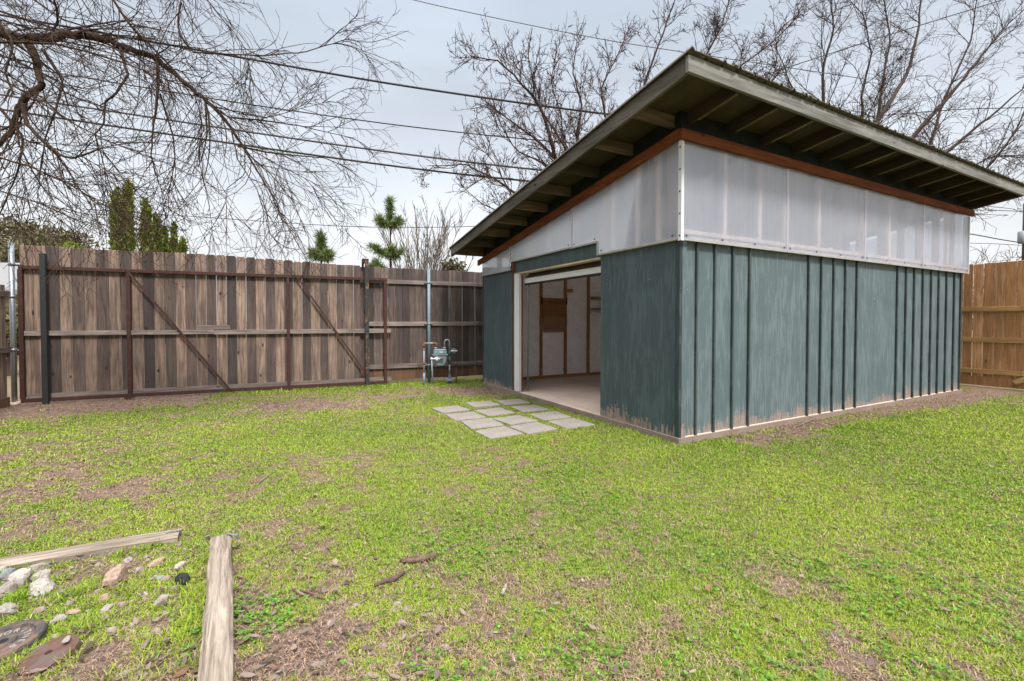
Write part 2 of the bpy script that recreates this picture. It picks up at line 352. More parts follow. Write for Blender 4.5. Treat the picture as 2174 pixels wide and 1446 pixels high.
# ------------------------------------------------------------------ frames of reference (metres; camera stands at the origin)
OX, OY, YAW = 1.716, 4.658, R(28.2)                     # shed: near corner, long side along +x, gable along +y
AX, AY, FYAW = -7.431, 6.792, R(23.4)                    # old fence and gate: left end, along +x
def shed_w(u, v): return (OX + u * math.cos(YAW) - v * math.sin(YAW), OY + u * math.sin(YAW) + v * math.cos(YAW))
def fence_w(x, y): return (AX + x * math.cos(FYAW) - y * math.sin(FYAW), AY + x * math.sin(FYAW) + y * math.cos(FYAW))
CAMZ = 1.27; PIT = R(1.2); FP = 966.; PCY = 680 + FP * math.tan(PIT)
def at(px, py, Y):
    """point of the real place seen in this direction at distance Y north of the tripod"""
    a = (PCY - py) / FP; d = Vector(((px - 1087) / FP, math.cos(PIT) + a * math.sin(PIT), a * math.cos(PIT) - math.sin(PIT)))
    return Vector((0, 0, CAMZ)) + d * (Y / d.y)

# ------------------------------------------------------------------ shed
L, W = 6.93, 4.80
shed = empty('garden_shed', (OX, OY, 0), YAW, 'green plywood shed with lean-to roof and translucent clerestory strip', 'shed')
def zd(y): return 3.485 - .149 * (y + .58)                # underside of roof deck
def rail_top(y): return 3.165 - .1505 * y
T = lambda r=.3, g=None, b=.5: (r, random.random() if g is None else g, b, 1)
MB().box(-.015, L + .02, -.015, W + .03, -.12, .068).build('slab', M['slab'], shed, .01)
MB().box(-.034, -.0155, -.034, W + .03, -.12, .0655).build('foundation_edge', M['found'], shed, .004)
MB().box(-.015, L + .02, -.034, -.0155, -.12, .0645).build('foundation_edge', M['found'], shed, .004)
# gable siding: two panels and the header over the door
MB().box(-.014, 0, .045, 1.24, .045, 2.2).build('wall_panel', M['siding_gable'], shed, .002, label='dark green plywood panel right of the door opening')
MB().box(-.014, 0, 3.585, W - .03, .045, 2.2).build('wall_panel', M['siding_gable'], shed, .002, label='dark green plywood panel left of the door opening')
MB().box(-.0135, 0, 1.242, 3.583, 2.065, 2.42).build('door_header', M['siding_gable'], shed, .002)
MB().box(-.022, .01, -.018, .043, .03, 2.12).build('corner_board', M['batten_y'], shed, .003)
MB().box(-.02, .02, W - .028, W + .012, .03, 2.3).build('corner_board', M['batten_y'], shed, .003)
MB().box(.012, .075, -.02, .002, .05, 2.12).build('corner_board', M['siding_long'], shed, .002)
# long side siding and battens
MB().box(.0, L, -.001, .014, .05, 2.2).build('wall_panel', M['siding_long'], shed, .002, label='pale weathered green plywood long wall')
BT = [.23, .51, .805, 1.095, 2.26, 2.545, 2.835, 3.12, 3.415, 4.57, 4.845, 5.115, 5.405, 5.70, 5.98, 6.275, 6.58, 6.845]
for x in BT:
    j = random.uniform(-.006, .006)
    MB().prism([(x - .012 + j, -.0011, .055), (x + .012 + j, -.0011, .055), (x + .012, -.0011, 2.12), (x - .012, -.0011, 2.12)], (0, -.028, 0)).build('batten', M['batten'], shed, .003)
# far end wall and back wall
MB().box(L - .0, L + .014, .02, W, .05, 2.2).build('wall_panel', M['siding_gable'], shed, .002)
MB().box(0.02, L - .01, W - .02, W, .05, 2.30).build('wall_panel', M['siding_long'], shed, .002)
MB().box(0.02, L - .01, W - .015, W - .005, 2.301, 2.62).build('polycarbonate_panel', M['poly'], shed)  # unseen translucent strip, added to let more daylight into the interior
# wall framing (plates + studs) behind siding and polycarbonate
for k in range(12):
    x = .05 + .6 * k
    MB().box(x - .02, x + .02, .018, .105, .07, 3.2, T()).build('wall_stud', M['stud'], shed)
MB().box(.0, L, .0165, .107, 2.12, 2.2, T()).build('girt', M['plate'], shed)
MB().box(.0, L, .0165, .107, 3.201, 3.255, T()).build('top_plate', M['plate'], shed)
for y in (.16, .42, .78, 1.2, 1.8, 2.4, 3.0, 3.6, 4.2):
    z0 = .07 if y < 1.25 or y > 3.5 else 2.43
    MB().box(.0005, .09, y - .02, y + .02, z0, rail_top(y) - .02, T()).build('wall_stud', M['stud'], shed)
MB().box(.0008, .0888, 1.18, 3.58, 2.30, 2.429, T()).build('header_beam', M['plate'], shed)
for y in (.6, 1.2, 1.8, 2.4, 3.0, 3.6, 4.2):
    MB().box(L - .09, L - .0005, y - .02, y + .02, .07, rail_top(y) - .02, T()).build('wall_stud', M['stud'], shed)
# back wall inside: insulation facing, studs, plates
ins = MB(); nx, nz = 60, 30
vs = []
for i in range(nz + 1):
    for j in range(nx + 1):
        x = .1 + (L - .2) * j / nx; z = .1 + 2.2 * i / nz
        vs.append((x, 4.715 - .018 * abs(math.sin((x - .04) / .6 * math.pi)) + .008 * math.sin(9 * x + 7 * z + 2 * math.sin(5 * z)), z))
ins.add(vs, [(i * (nx + 1) + j, i * (nx + 1) + j + 1, (i + 1) * (nx + 1) + j + 1, (i + 1) * (nx + 1) + j) for i in range(nz) for j in range(nx)], smooth=True)
ins.build('insulation_facing', M['insul'], shed)
for k in range(11):
    x = .64 + .605 * k
    MB().box(x - .021, x + .021, 4.655, 4.745, .125, 2.5, T(.4)).build('wall_stud', M['stud'], shed, .002)
MB().box(.1, L - .1, 4.65, 4.75, .069, .124, T(.4)).build('bottom_plate', M['plate'], shed, .002)
MB().box(.05, L - .05, 4.64, 4.76, 2.501, 2.58, T(.4)).build('top_plate', M['plate'], shed)
MB().box(1.79, 2.0, 4.615, 4.654, 1.86, 1.93, T(.6)).build('blocking', M['plate'], shed, .002)
# polycarbonate strip, its trims and screws
PX = [(-.03, 1.715), (1.735, 3.505), (3.525, 5.265), (5.285, 7.0)]
def screws(mb, p0, p1, n, nrm):
    for i in range(n):
        p = Vector(p0).lerp(Vector(p1), (i + .0) / max(1, n - 1)); q = p + Vector(nrm) * .006
        MB().tube([p, q], [.011, .008], 8).build('screw', M['screw'], mb)
for x0, x1 in PX:
    p = MB().box(x0, x1, -.06, -.05, 2.082, 3.1).build('polycarbonate_panel', M['poly'], shed)
    MB().box(x0 + .002, x1 - .002, -.066, -.0605, 2.076, 2.098).build('edge_trim', M['trim_grey'], p)
    screws(p, (x0 + .05, -.0605, 2.125), (x1 - .05, -.0605, 2.125), 4, (0, -1, 0))
for x in (1.725, 3.515, 5.275):
    MB().box(x - .018, x + .018, -.067, -.0605, 2.074, 3.06).build('joint_strip', M['poly'], shed)
MB().box(.0, L + .05, -.0495, -.0015, 2.15, 2.19, T(.2)).build('furring_strip', M['pine_strip'], shed)
MB().box(.08, L + .05, -.0495, -.0015, 2.085, 2.121, T(.2)).build('furring_strip', M['pine_strip'], shed)
def gpanel(y0, y1, zb, notch=None):
    t = lambda y: rail_top(y) - .04
    pts = [(-.06, y0, zb), (-.06, y0, t(y0)), (-.06, y1, t(y1)), (-.06, y1, notch[1] if notch else zb)]
    if notch: pts += [(-.06, notch[0], notch[1]), (-.06, notch[0], zb)]
    p = MB().prism(pts, (.01, 0, 0)).build('polycarbonate_panel', M['poly'], shed)
    e = MB()
    if notch:
        e.box(-.066, -.0605, y0, notch[0], zb - .006, zb + .016); e.box(-.066, -.0605, notch[0] + .012, y1, notch[1] - .006, notch[1] + .016); e.box(-.066, -.0605, notch[0] - .01, notch[0] + .011, zb - .006, notch[1] + .016)
    else: e.box(-.066, -.0605, y0, y1, zb - .006, zb + .016)
    e.build('edge_trim', M['trim_grey'], p)
    screws(p, (-.0605, y0 + .07, zb + .045), (-.0605, (notch[0] if notch else y1) - .07, zb + .045), 2, (-1, 0, 0))
    if notch: screws(p, (-.0605, notch[0] + .06, notch[1] + .045), (-.0605, y1 - .05, notch[1] + .045), 2, (-1, 0, 0))
gpanel(-.02, 1.795, 2.09, (1.25, 2.25)); gpanel(1.81, 3.585, 2.258); gpanel(3.60, 4.74, 2.125)
for y, zb in ((1.8025, 2.245), (3.5925, 2.12)):
    MB().box(-.068, -.0605, y - .014, y + .014, zb, rail_top(y) - .09).build('joint_strip', M['poly'], shed)
MB().box(-.0495, -.0145, .03, 1.235, 2.085, 2.121, T(.2)).build('furring_strip', M['pine_strip'], shed)
MB().box(-.0495, -.0145, 1.27, 3.58, 2.262, 2.30, T(.2)).build('furring_strip', M['pine_strip'], shed)
MB().box(-.0495, -.0145, 3.6, 4.7, 2.13, 2.166, T(.2)).build('furring_strip', M['pine_strip'], shed)
MB().box(-.055, -.015, 3.50, 3.572, 2.1, 2.262, T(.2)).build('furring_block', M['raw'], shed, .003)
c = MB(); c.box(-.0695, -.0675, -.07, -.03, 2.07, 3.065); c.box(-.067, -.03, -.07, -.0675, 2.07, 3.065); cf = c.build('corner_flashing', M['alu'], shed); screws(cf, (-.0695, -.05, 2.12), (-.0695, -.05, 3.0), 5, (-.3, 0, 0))
MB().box(6.995, 7.012, -.068, .02, 2.074, 3.06).build('corner_flashing', M['alu'], shed)
MB().prism([(7.0, .03, 2.1), (7.0, .03, 3.1), (7.0, 4.72, rail_top(4.72) - .05), (7.0, 4.72, 2.1)], (-.01, 0, 0)).build('polycarbonate_panel', M['poly'], shed)
for x in (.62, 1.22, 2.42, 4.22, 6.2):
    MB().box(x - .03, x + .03, -.0492, -.0018, 2.1905, 3.1, T(.15)).build('furring_strip', M['pine_strip'], shed)
for x in (1.725, 3.515, 5.275): MB().box(x - .045, x + .045, -.0492, -.0018, 2.1905, 3.1, T(.15)).build('furring_strip', M['pine_strip'], shed)
for y in (.26, .56, .97, 1.8, 2.4, 3.0):
    MB().box(-.0492, -.0148, y - .035, y + .035, 2.122 if y < 1.2 else 2.301, rail_top(y) - .03, T(.15)).build('furring_strip', M['pine_strip'], shed)
# pale linings inside, unseen, added to bounce light around the interior
MB().box(.11, L - .1, .106, .112, .13, 2.1).build('inner_bounce_lining', M['insul'], shed)
MB().box(L - .1, L - .094, .12, 4.6, .13, 2.1).build('inner_bounce_lining', M['insul'], shed)
MB().box(.0915, .0965, 3.62, 4.6, .13, 2.1).build('inner_bounce_lining', M['insul'], shed)
MB().prism([(1.3, .12, zd(.12) - .15), (1.3, .12, zd(.12) - .143), (1.3, 4.75, zd(4.75) - .143), (1.3, 4.75, zd(4.75) - .15)], (L - 1.4, 0, 0)).build('ceiling_bounce_lining', M['insul'], shed)
# stained rails capping the strip
MB().box(-.108, 7.07, -.108, -.068, 3.062, 3.165, T()).build('cap_rail', M['trim_red_x'], shed, .004)
MB().prism([(-.108, -.067, rail_top(-.067) - .103), (-.108, -.067, rail_top(-.067)), (-.108, 4.86, rail_top(4.86)), (-.108, 4.86, rail_top(4.86) - .103)], (.039, 0, 0), T()).build('cap_rail', M['trim_red_y'], shed, .004)
MB().box(-.0675, L + .03, -.0675, -.002, 3.10, 3.16, T()).build('rail_backing', M['plate'], shed)
MB().prism([(-.068, -.0015, rail_top(0) - .07), (-.068, -.0015, rail_top(0) - .006), (-.068, 4.8, rail_top(4.8) - .006), (-.068, 4.8, rail_top(4.8) - .07)], (.066, 0, 0), T()).build('rail_backing', M['plate'], shed)
# closing boards above rails
MB().box(.0, L + .0, -.001, .014, 3.162, zd(.0) - .002).build('eave_board', M['eave'], shed)
MB().prism([(-.001, .016, rail_top(.016) - .002), (-.001, .016, zd(.016) - .002), (-.001, 4.8, zd(4.8) - .002), (-.001, 4.8, rail_top(4.8) - .002)], (.0125, 0, 0)).build('eave_board', M['eave'], shed)
# roof: deck, rafters, lookouts, fascia, metal
Y0, Y1, X0, X1 = -.56, 5.04, -.55, 7.46
MB().prism([(X0, Y0, zd(Y0)), (X0, Y0, zd(Y0) + .014), (X0, Y1, zd(Y1) + .014), (X0, Y1, zd(Y1))], (X1 - X0, 0, 0)).build('roof_deck', M['deck'], shed)
for k in range(13):
    x = .10 + .603 * k
    if x > 7.3: x = 7.38
    MB().prism([(x - .019, Y0 + .003, zd(Y0) - .14), (x - .019, Y0 + .003, zd(Y0) - .0005), (x - .019, Y1 - .01, zd(Y1) - .0005), (x - .019, Y1 - .01, zd(Y1) - .14)], (.038, 0, 0), T(1., b=.5)).prism([(x - .0185, Y0 + .004, zd(Y0) - .1425), (x - .0185, Y0 + .004, zd(Y0) - .1395), (x - .0185, -.12, zd(-.12) - .1395), (x - .0185, -.12, zd(-.12) - .1425)], (.037, 0, 0), T(random.uniform(.3, .8), b=random.random())).build('rafter', M['rafter_y'], shed, .003)  # dark rafter with a paler strip along the underside of the overhang
for k in range(9):
    y = .10 + .605 * k
    if y > 4.95: continue
    MB().box(X0 + .003, .08, y - .019, y + .019, zd(y) - .135, zd(y) - .0045, T(random.random())).build('lookout', M['rafter_x'], shed, .003)
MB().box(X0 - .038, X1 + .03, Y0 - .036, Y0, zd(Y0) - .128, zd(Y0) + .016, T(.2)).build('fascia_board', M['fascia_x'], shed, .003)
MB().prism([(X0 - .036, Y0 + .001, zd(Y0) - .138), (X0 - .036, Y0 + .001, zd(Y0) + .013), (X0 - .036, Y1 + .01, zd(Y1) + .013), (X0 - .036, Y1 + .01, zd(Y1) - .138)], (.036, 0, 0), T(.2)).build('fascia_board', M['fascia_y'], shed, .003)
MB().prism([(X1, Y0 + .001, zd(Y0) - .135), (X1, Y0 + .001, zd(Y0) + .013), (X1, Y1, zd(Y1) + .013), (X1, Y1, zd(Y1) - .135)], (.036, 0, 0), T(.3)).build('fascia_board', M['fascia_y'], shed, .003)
rm = []; x = X0 - .06
while x < X1 + .06:
    rm += [(x, 0), (x + .012, .022), (x + .035, .022), (x + .047, 0), (x + .12, .003), (x + .135, .003)]; x += .205
ys = np.linspace(Y0 - .075, Y1 + .10, 14); vv = []
for lay in (0, -.004):
    for y in ys:
        for x, h in rm: vv.append((x, y, zd(y) + .022 + h + lay + (.006 * random.random() if lay == 0 else 0)))
n = len(rm); q = len(ys) * n; ff = []
for i in range(len(ys) - 1):
    for j in range(n - 1):
        a = i * n + j; ff.append((a, a + 1, a + n + 1, a + n)); ff.append((q + a, q + a + n, q + a + n + 1, q + a + 1))
for j in range(n - 1):
    ff.append((j, q + j, q + j + 1, j + 1)); b = (len(ys) - 1) * n + j; ff.append((b, b + 1, q + b + 1, q + b))
for i in range(len(ys) - 1):
    a = i * n; ff.append((a, a + n, q + a + n, q + a)); b = i * n + n - 1; ff.append((b, q + b, q + b + n, b + n))
MB().add(vv, ff).build('metal_roofing', M['roof_metal'], shed)
# moss clumps along the high edge
ms = MB()
for i in range(110):
    x = random.uniform(X0 - .05, X1); r = random.uniform(.012, .03)
    y = Y0 - .072 + abs(random.gauss(0, .05)); ms.ball((x, y, zd(y) + .03), r, 7, 5, (1.5, 1, .6))
ms.build('moss', M['roof_metal'], shed, kind='stuff')
# door opening: white jamb, raw edge, cream head, rolled-up door section with seal and track
MB().box(-.03, .02, 3.335, 3.50, .072, 2.04).build('door_jamb', M['white_paint'], shed, .004)
MB().box(-.02, .012, 3.502, 3.583, .06, 2.24, T(.4)).build('jamb_edge', M['raw'], shed, .003)
MB().box(-.028, .1, 1.241, 3.50, 2.041, 2.064, T(.2)).build('head_trim', M['cream'], shed, .003)
MB().box(.021, .12, 3.46, 3.55, .072, 2.035, T(.3)).build('jamb_stud', M['stud'], shed)
MB().box(.0, .10, 1.1, 1.18, .072, 2.035).build('door_jamb', M['white_paint'], shed, .004)
dr = MB(); dy0, dy1 = 1.2, 3.33
dr.prism([(.075, dy0, 1.885), (.072, dy0, 1.965), (.115, dy0, 1.968), (.118, dy0, 1.885)], (0, dy1 - dy0, 0))
d = dr.build('overhead_door', M['white_paint'], shed, .003)
MB().prism([(.09, dy0, 1.969), (.30, dy0, 2.20), (.33, dy0, 2.20), (.114, dy0, 1.969)], (0, dy1 - dy0, 0)).build('upper_section', M['door_dark'], d)
MB().prism([(.08, dy0, 1.856), (.08, dy0, 1.884), (.112, dy0, 1.884), (.112, dy0, 1.856)], (0, dy1 - dy0, 0)).build('bottom_seal', M['black'], d)
tr = MB()
for k in range(9):
    y = dy0 + .1 + k * .25; tr.tube([(.085, y, 1.985), (.16, y + .17, 2.05)], .0025, 4)
tr.build('cable', M['cable_grey'], d)
MB().tube([(.14, 3.325, .08), (.14, 3.325, 1.8), (.2, 3.325, 1.98), (.34, 3.325, 2.12), (.6, 3.325, 2.2), (2.6, 3.325, 2.2)], .014, 6).build('door_track', M['galv'], shed)

# things hung inside
b = empty('fold_down_board', shed_w(1.545, 4.655) + (1.05,), YAW, 'plywood flap and metal hoop hung between studs inside the shed', 'board')
MB().box(-.29, .29, -.014, -.001, .26, .68, T(.3)).build('plywood_sheet', M['plywood'], b, .002)
MB().box(-.275, .265, -.03, -.016, -.02, .30).build('lower_board', M['fibreboard'], b, .002)
MB().tube([(-.29, -.04, .25), (-.285, -.045, .12), (-.25, -.05, .075), (-.2, -.05, .06), (.2, -.05, .06), (.25, -.05, .075), (.285, -.045, .12), (.29, -.04, .25)], .011, 8).build('hoop', M['galv'], b)
MB().box(-.32, -.292, -.02, -.001, .55, .70).box(.292, .32, -.02, -.001, .55, .70).build('bracket', M['black'], b)
b = empty('wall_shelf', shed_w(2.75, 4.65) + (1.5,), YAW, 'brown wooden shelf on the back wall inside the shed', 'shelf')
MB().box(-.26, .9, -.2, -.002, .0, .03, T(.6)).build('board', M['plywood'], b, .002)
MB().box(-.26, .9, -.06, -.002, .22, .28, T(.6)).build('ledger', M['plate'], b, .002)
MB().box(-.24, .9, -.215, -.203, -.02, .0).build('metal_edge', M['galv'], b)
tag(MB().box(0, .34, -.09, .09, 0, .09, T(.5)).build('wood_offcut', M['plywood'], None, .003), 'short block of wood lying on the shelf inside the shed', 'wood block')
o = bpy.data.objects['wood_offcut']; o.location = shed_w(2.85, 4.55) + (1.5305,); o.rotation_euler = (0, 0, YAW + .2)

# ------------------------------------------------------------------ old fence (right part) and the steel gate
fence = empty('wooden_fence', fence_w(4.9, 0) + (0,), FYAW, 'weathered grey brown picket fence with three rails behind the gas meter', 'fence')
def pickets(mb, x0, x1, w, y0, y1, zb, ztop, ear=lambda x: True, tints=None, jit=.012, gap=.006):
    x = x0; i = 0
    while x < x1 - .02:
        ww = min(w + random.uniform(-.006, .006), x1 - x); zt = ztop(x) + random.uniform(-jit, jit); zb_ = zb + random.uniform(-.01, .01); y = y0 + random.uniform(-.003, .003)
        xa, xb = x, x + ww - gap * random.uniform(.3, 1.6); t = tints(i, x) if tints else T(random.random(), b=random.random())
        e = .022 if ear(x) else .0
        pts = [(xa, y, zb_), (xb, y, zb_), (xb, y, zt - e), (xb - e, y, zt), (xa + e, y, zt), (xa, y, zt - e)] if e else [(xa, y, zb_), (xb, y, zb_), (xb, y, zt), (xa, y, zt)]
        mb.prism(pts, (0, y1 - y0, 0), t); x += ww; i += 1
fb = MB(); pickets(fb, .0, 12.6, .138, .05, .066, .08, lambda x: 2.31 - .004 * x, lambda x: False, lambda i, x: T(.35 + .65 * random.random(), b=random.uniform(.2, .8)), .012, .0022)
fb.build('picket_panel', M['old_wood'], fence, .004)
for z in (2.03, 1.20, .36):
    for a0, a1 in ((.18, 2.4), (2.403, 4.8), (4.803, 7.2), (7.203, 9.6), (9.603, 12.5)):
        MB().box(a0, a1, .012, .05, z - .043 + random.uniform(-.006, .006), z + .04, T(.5, b=random.random())).build('rail', M['rail_wood' if z > 2 else 'rail_wood'], fence, .003)

gate = empty('sliding_gate', fence_w(0, 0) + (0,), FYAW, 'wide wooden sliding gate on a rusty steel frame with two diagonal braces', 'gate')
def gt(x): return 2.39 if x < 2.6 else 2.39 - .04 * (x - 2.6) if x < 4.4 else 2.315
pal = [.05, .1, .9, .25, .75, .3, .75, .25, .85, .15, 1., .2, .85, .15, .8, .3, .85, .15, 1., .1, .8, .12, .85, .1, .8, .15, .9, .2, .85, .2, .75, .4, .8, .7, .85]
gb = MB(); pickets(gb, .075, 4.93, .1475, .0, .016, .115, gt, lambda x: 2.2 < x < 4.2, lambda i, x: T(pal[i] if i < len(pal) else .7, b=random.uniform(.35, .75)), .008, .0035)
gb.build('picket_panel', M['gate_wood'], gate, .004)
def bar(x0, x1, z0, z1, nm='frame_bar', y0=-.062, y1=-.012): MB().box(x0, x1, y0, y1, z0, z1).build(nm, M['steel_rust'], gate, .004)
bar(.08, 5.42, 2.035, 2.09); bar(.08, 5.42, .035, .09); bar(.07, .125, .091, 2.034); bar(5.355, 5.41, .091, 2.034)
bar(1.355, 1.41, .091, 2.034); bar(3.655, 3.705, .091, 2.034)
def brace(x0, z0, x1, z1):
    d = Vector((x1 - x0, 0, z1 - z0)).normalized(); nn = Vector((-d.z, 0, d.x)) * .016
    a, b_ = Vector((x0, -.075, z0)), Vector((x1, -.075, z1)); MB().prism([a - nn, b_ - nn, b_ + nn, a + nn], (0, .012, 0)).build('diagonal_brace', M['steel_rust'], gate)
brace(1.36, 2.085, 2.76, .085); brace(3.82, 2.07, 5.03, .22)
MB().box(.127, 2.54, -.05, -.0035, 1.035, 1.108, T(.2)).build('wooden_rail', M['rail_wood'], gate, .003)
MB().box(2.543, 5.49, -.052, -.0035, 1.025, 1.105, T(.1)).build('wooden_rail', M['rail_wood'], gate, .003)
MB().box(2.28, 2.78, -.04, -.0035, 1.112, 1.185, T(.7)).build('wooden_rail', M['rail_wood'], gate, .003)
MB().box(.13, 5.5, -.011, -.0035, .075, .155, T(.5)).build('wooden_rail', M['rail_wood'], gate, .002)
for x in (1.31, 3.63): MB().box(x, x + .12, -.066, -.006, -.01, .0345).build('roller_block', M['steel_rust'], gate, .004)

g = tag(MB().box(-.034, .034, -.034, .034, -.05, 2.27).build('gate_post', M['steel_dark'], None, .005), 'short black square steel post in front of the gate, at its left end', 'post')
g.location = fence_w(.385, -.105) + (0,); g.rotation_euler = (0, 0, FYAW)
g = empty('gate_post', fence_w(5.035, -.105) + (0,), FYAW, 'tall dark perforated steel post with orange rust near the right end of the gate', 'post')
p = MB().box(-.034, .034, -.034, .034, -.05, 2.44).build('upright', M['post_rusty'], g, .005)
h = MB()
for k in range(13): h.tube([(0, -.0345, .22 + .17 * k), (0, -.0365, .22 + .17 * k)], .011, 8)
h.build('bolt_hole', M['black'], p)
c = MB().box(-.075, .034, .036, .20, 2.37, 2.45).build('cap_plate', M['steel_rust'], g, .004)
MB().box(-.075, -.035, .16, .20, .2, 2.369).build('back_upright', M['steel_rust'], g, .004)

# galvanised corner pole with fence clamps
g = empty('fence_pole', fence_w(.0, -.03) + (0,), FYAW, 'galvanised steel pipe pole standing at the corner of the two old fences', 'pole')
MB().tube([(0, 0, -.1), (0, 0, 2.42)], .033, 14).build('pipe', M['galv'], g)
MB().tube([(0, 0, .0), (0, 0, .05)], .06, 12).build('footing', M['slab'], g)
for z in (1.62, .83, 2.1): MB().tube([(0, 0, z - .02), (0, 0, z + .02)], .039, 14).build('clamp', M['galv'], g)
MB().box(.03, .12, -.012, .012, 2.075, 2.10).build('gate_arm', M['steel_dark'], g)
# blue pipe on the old fence
g = empty('vent_pipe', fence_w(6.245, -.03) + (0,), FYAW, 'tall blue grey painted pipe fixed upright to the fence beside the gas meter', 'pipe')
MB().tube([(0, 0, -.1), (0, 0, 2.31)], .032, 14).build('pipe', M['blue_pipe'], g)
for z in (2.03, 1.2, .36): MB().box(-.085, .085, -.002, .045, z - .012, z + .012).tube([(0, 0, z - .016), (0, 0, z + .016)], .0365, 12).build('pipe_strap', M['galv'], g)
# low left fence running toward the viewer
g = empty('wooden_fence', fence_w(-.045, -.08) + (0,), FYAW - R(90), 'lower brown picket fence at the left edge, running toward the viewer', 'fence')
fb = MB(); pickets(fb, .02, 5.5, .142, -.02, -.004, .09, lambda x: 1.78, lambda x: False, lambda i, x: T(.3 * random.random(), b=random.uniform(.4, .8)), .01)
fb.build('picket_panel', M['gate_wood'], g)
for z in (1.66, .84): MB().box(-.04, 5.4, -.0035, .034, z - .045, z + .04, T(.85)).build('rail', M['rail_wood'], g, .003)
MB().box(.0, 5.4, -.0035, .02, .0, .14, T(.5)).build('kick_board', M['old_wood'], g, .003)
# new cedar fence on the right, parallel to the shed's end
rf = empty('wooden_fence', shed_w(8.27, 5.2) + (0,), YAW - R(90), 'new orange brown cedar picket fence at the right beyond the shed', 'fence')
fb = MB(); pickets(fb, .0, 8.6, .142, .0, .016, .07, lambda x: 2.33 + .004 * x, lambda x: False, lambda i, x: T(random.random() ** 1.5, b=random.uniform(.25, .8)), .006, .005)
fb.build('picket_panel', M['cedar'], rf, .005)
for z in (1.48, .90, .30):
    a = 5.62 if z != .9 else 5.9
    MB().box(.2, a - .003, -.04, -.004, z - .045, z + .045, T(.5)).build('rail', M['cedar_rail'], rf, .003)
    MB().box(a, 8.5, -.04 + (-.01 if z > 1 else 0), -.004, z - .035, z + .055, T(.1)).build('rail', M['cedar_rail'], rf, .003)
MB().box(.2, 8.5, -.002 - .012, -.003, .03, .2, T(.8)).build('kick_board', M['cedar'], rf, .003)
tag(MB().box(-.21, .21, -.018, .018, -.045, .045, T(.1)).build('wood_offcut', M['cedar_rail'], None, .003), 'short diagonal cedar board fixed across the lowest rail of the new fence', 'board')
o = bpy.data.objects['wood_offcut.001']; lp = Matrix.Rotation(YAW - R(90), 4, 'Z') @ Vector((5.72, -.062, .245)); w0 = shed_w(8.27, 5.2)
o.location = (w0[0] + lp.x, w0[1] + lp.y, lp.z); o.rotation_euler = (0, R(-32), YAW - R(90)); o.rotation_mode = 'XYZ'

# ------------------------------------------------------------------ gas meter
gm = empty('gas_meter', (-1.73, 8.93, 0), R(14), 'blue grey gas meter with pipes and regulator standing before the old fence', 'gas meter')
rs = MB().tube([(0, 0, -.05), (0, 0, .24)], .024, 12).build('inlet_pipe', M['blue_pipe'], gm)
MB().tube([(0, 0, .24), (0, 0, .40), (0, 0, .74)], .018, 12).build('riser', M['pipe_grey'], gm)
MB().tube([(0, 0, .255), (0, 0, .28)], .027, 12).tube([(0, 0, .40), (0, 0, .45)], .024, 12).tube([(0, 0, .69), (0, 0, .71)], .026, 12).build('coupling', M['pipe_rust'], gm)
MB().tube([(0, 0, .73), (0, 0, .78), (.012, 0, .808), (.04, 0, .815)], .024, 12).build('elbow', M['pipe_rust'], gm)
MB().tube([(.03, 0, .815), (.21, 0, .815)], .0165, 12).tube([(.13, 0, .815), (.17, 0, .815)], .022, 12).build('cross_pipe', M['pipe_grey'], gm)
MB().tube([(.19, 0, .815), (.235, 0, .81), (.25, 0, .79), (.25, 0, .74)], .021, 12).build('elbow', M['pipe_rust'], gm)
mx = .315; bd = MB()
prof = [(-.105, .415), (-.13, .5), (-.135, .575), (.135, .575), (.13, .5), (.105, .415), (.06, .365), (-.06, .365)]
bd.prism([(mx + a, -.075, z) for a, z in prof][::-1], (0, .15, 0)); mb_ = bd.build('meter_body', M['meter_blue'], gm, .018)
MB().box(mx - .15, mx + .15, -.09, .09, .576, .596).build('flange', M['meter_blue'], mb_, .006)
MB().prism([(mx - .135, -.08, .597), (mx + .135, -.08, .597), (mx + .125, -.08, .68), (mx + .105, -.08, .7), (mx - .105, -.08, .7), (mx - .125, -.08, .68)], (0, .16, 0)).build('meter_top', M['meter_blue'], gm, .012)
MB().box(mx - .02, mx + .05, -.0835, -.0805, .635, .655).build('dial_plate', M['white_paint'], gm, .001)
for xx in (-.1, .1): MB().tube([(mx + xx * .85, 0, .695), (mx + xx * .85, 0, .74)], .03, 12).build('union_nut', M['pipe_grey'], gm)
ub = [(mx + .085, 0, .735), (mx + .085, 0, .83)] + [(mx + .135 - .05 * math.cos(a), 0, .83 + .05 * math.sin(a)) for a in np.linspace(.3, math.pi - .3, 7)] + [(mx + .185, 0, .83), (mx + .185, 0, .66)]
MB().tube(ub, .0165, 12).build('bent_pipe', M['pipe_grey'], gm)
MB().tube([(mx + .185, 0, .66), (mx + .185, 0, .56)], .021, 10).tube([(mx + .185, 0, .55), (mx + .185, 0, .40)], .026, 10).build('valve_stack', M['dark_reg'], gm)
MB().tube([(mx + .185, 0, .40), (mx + .185, 0, .2)], .017, 10).build('lower_pipe', M['pipe_grey'], gm)
MB().tube([(mx + .185, 0, .2), (mx + .185, 0, -.05)], .027, 10).build('lower_sleeve', M['dark_reg'], gm)
MB().box(mx + .11, mx + .26, -.03, .03, .05, .11).build('ground_clamp', M['blue_pipe'], gm, .01)
rg = MB().tube([(mx + .26, .05, .645), (mx + .265, .02, .645), (mx + .27, -.02, .645), (mx + .27, -.05, .645)], [.055, .072, .072, .045], 18).build('regulator', M['dark_reg'], gm)
MB().box(mx + .21, mx + .335, -.056, -.03, .65, .672).build('regulator_band', M['white_paint'], rg, .004)
MB().tube([(.16, -.12, -.05), (.15, -.12, .27), (.14, -.12, .50)], .016, 10).build('supply_pipe', M['pipe_grey'], gm)
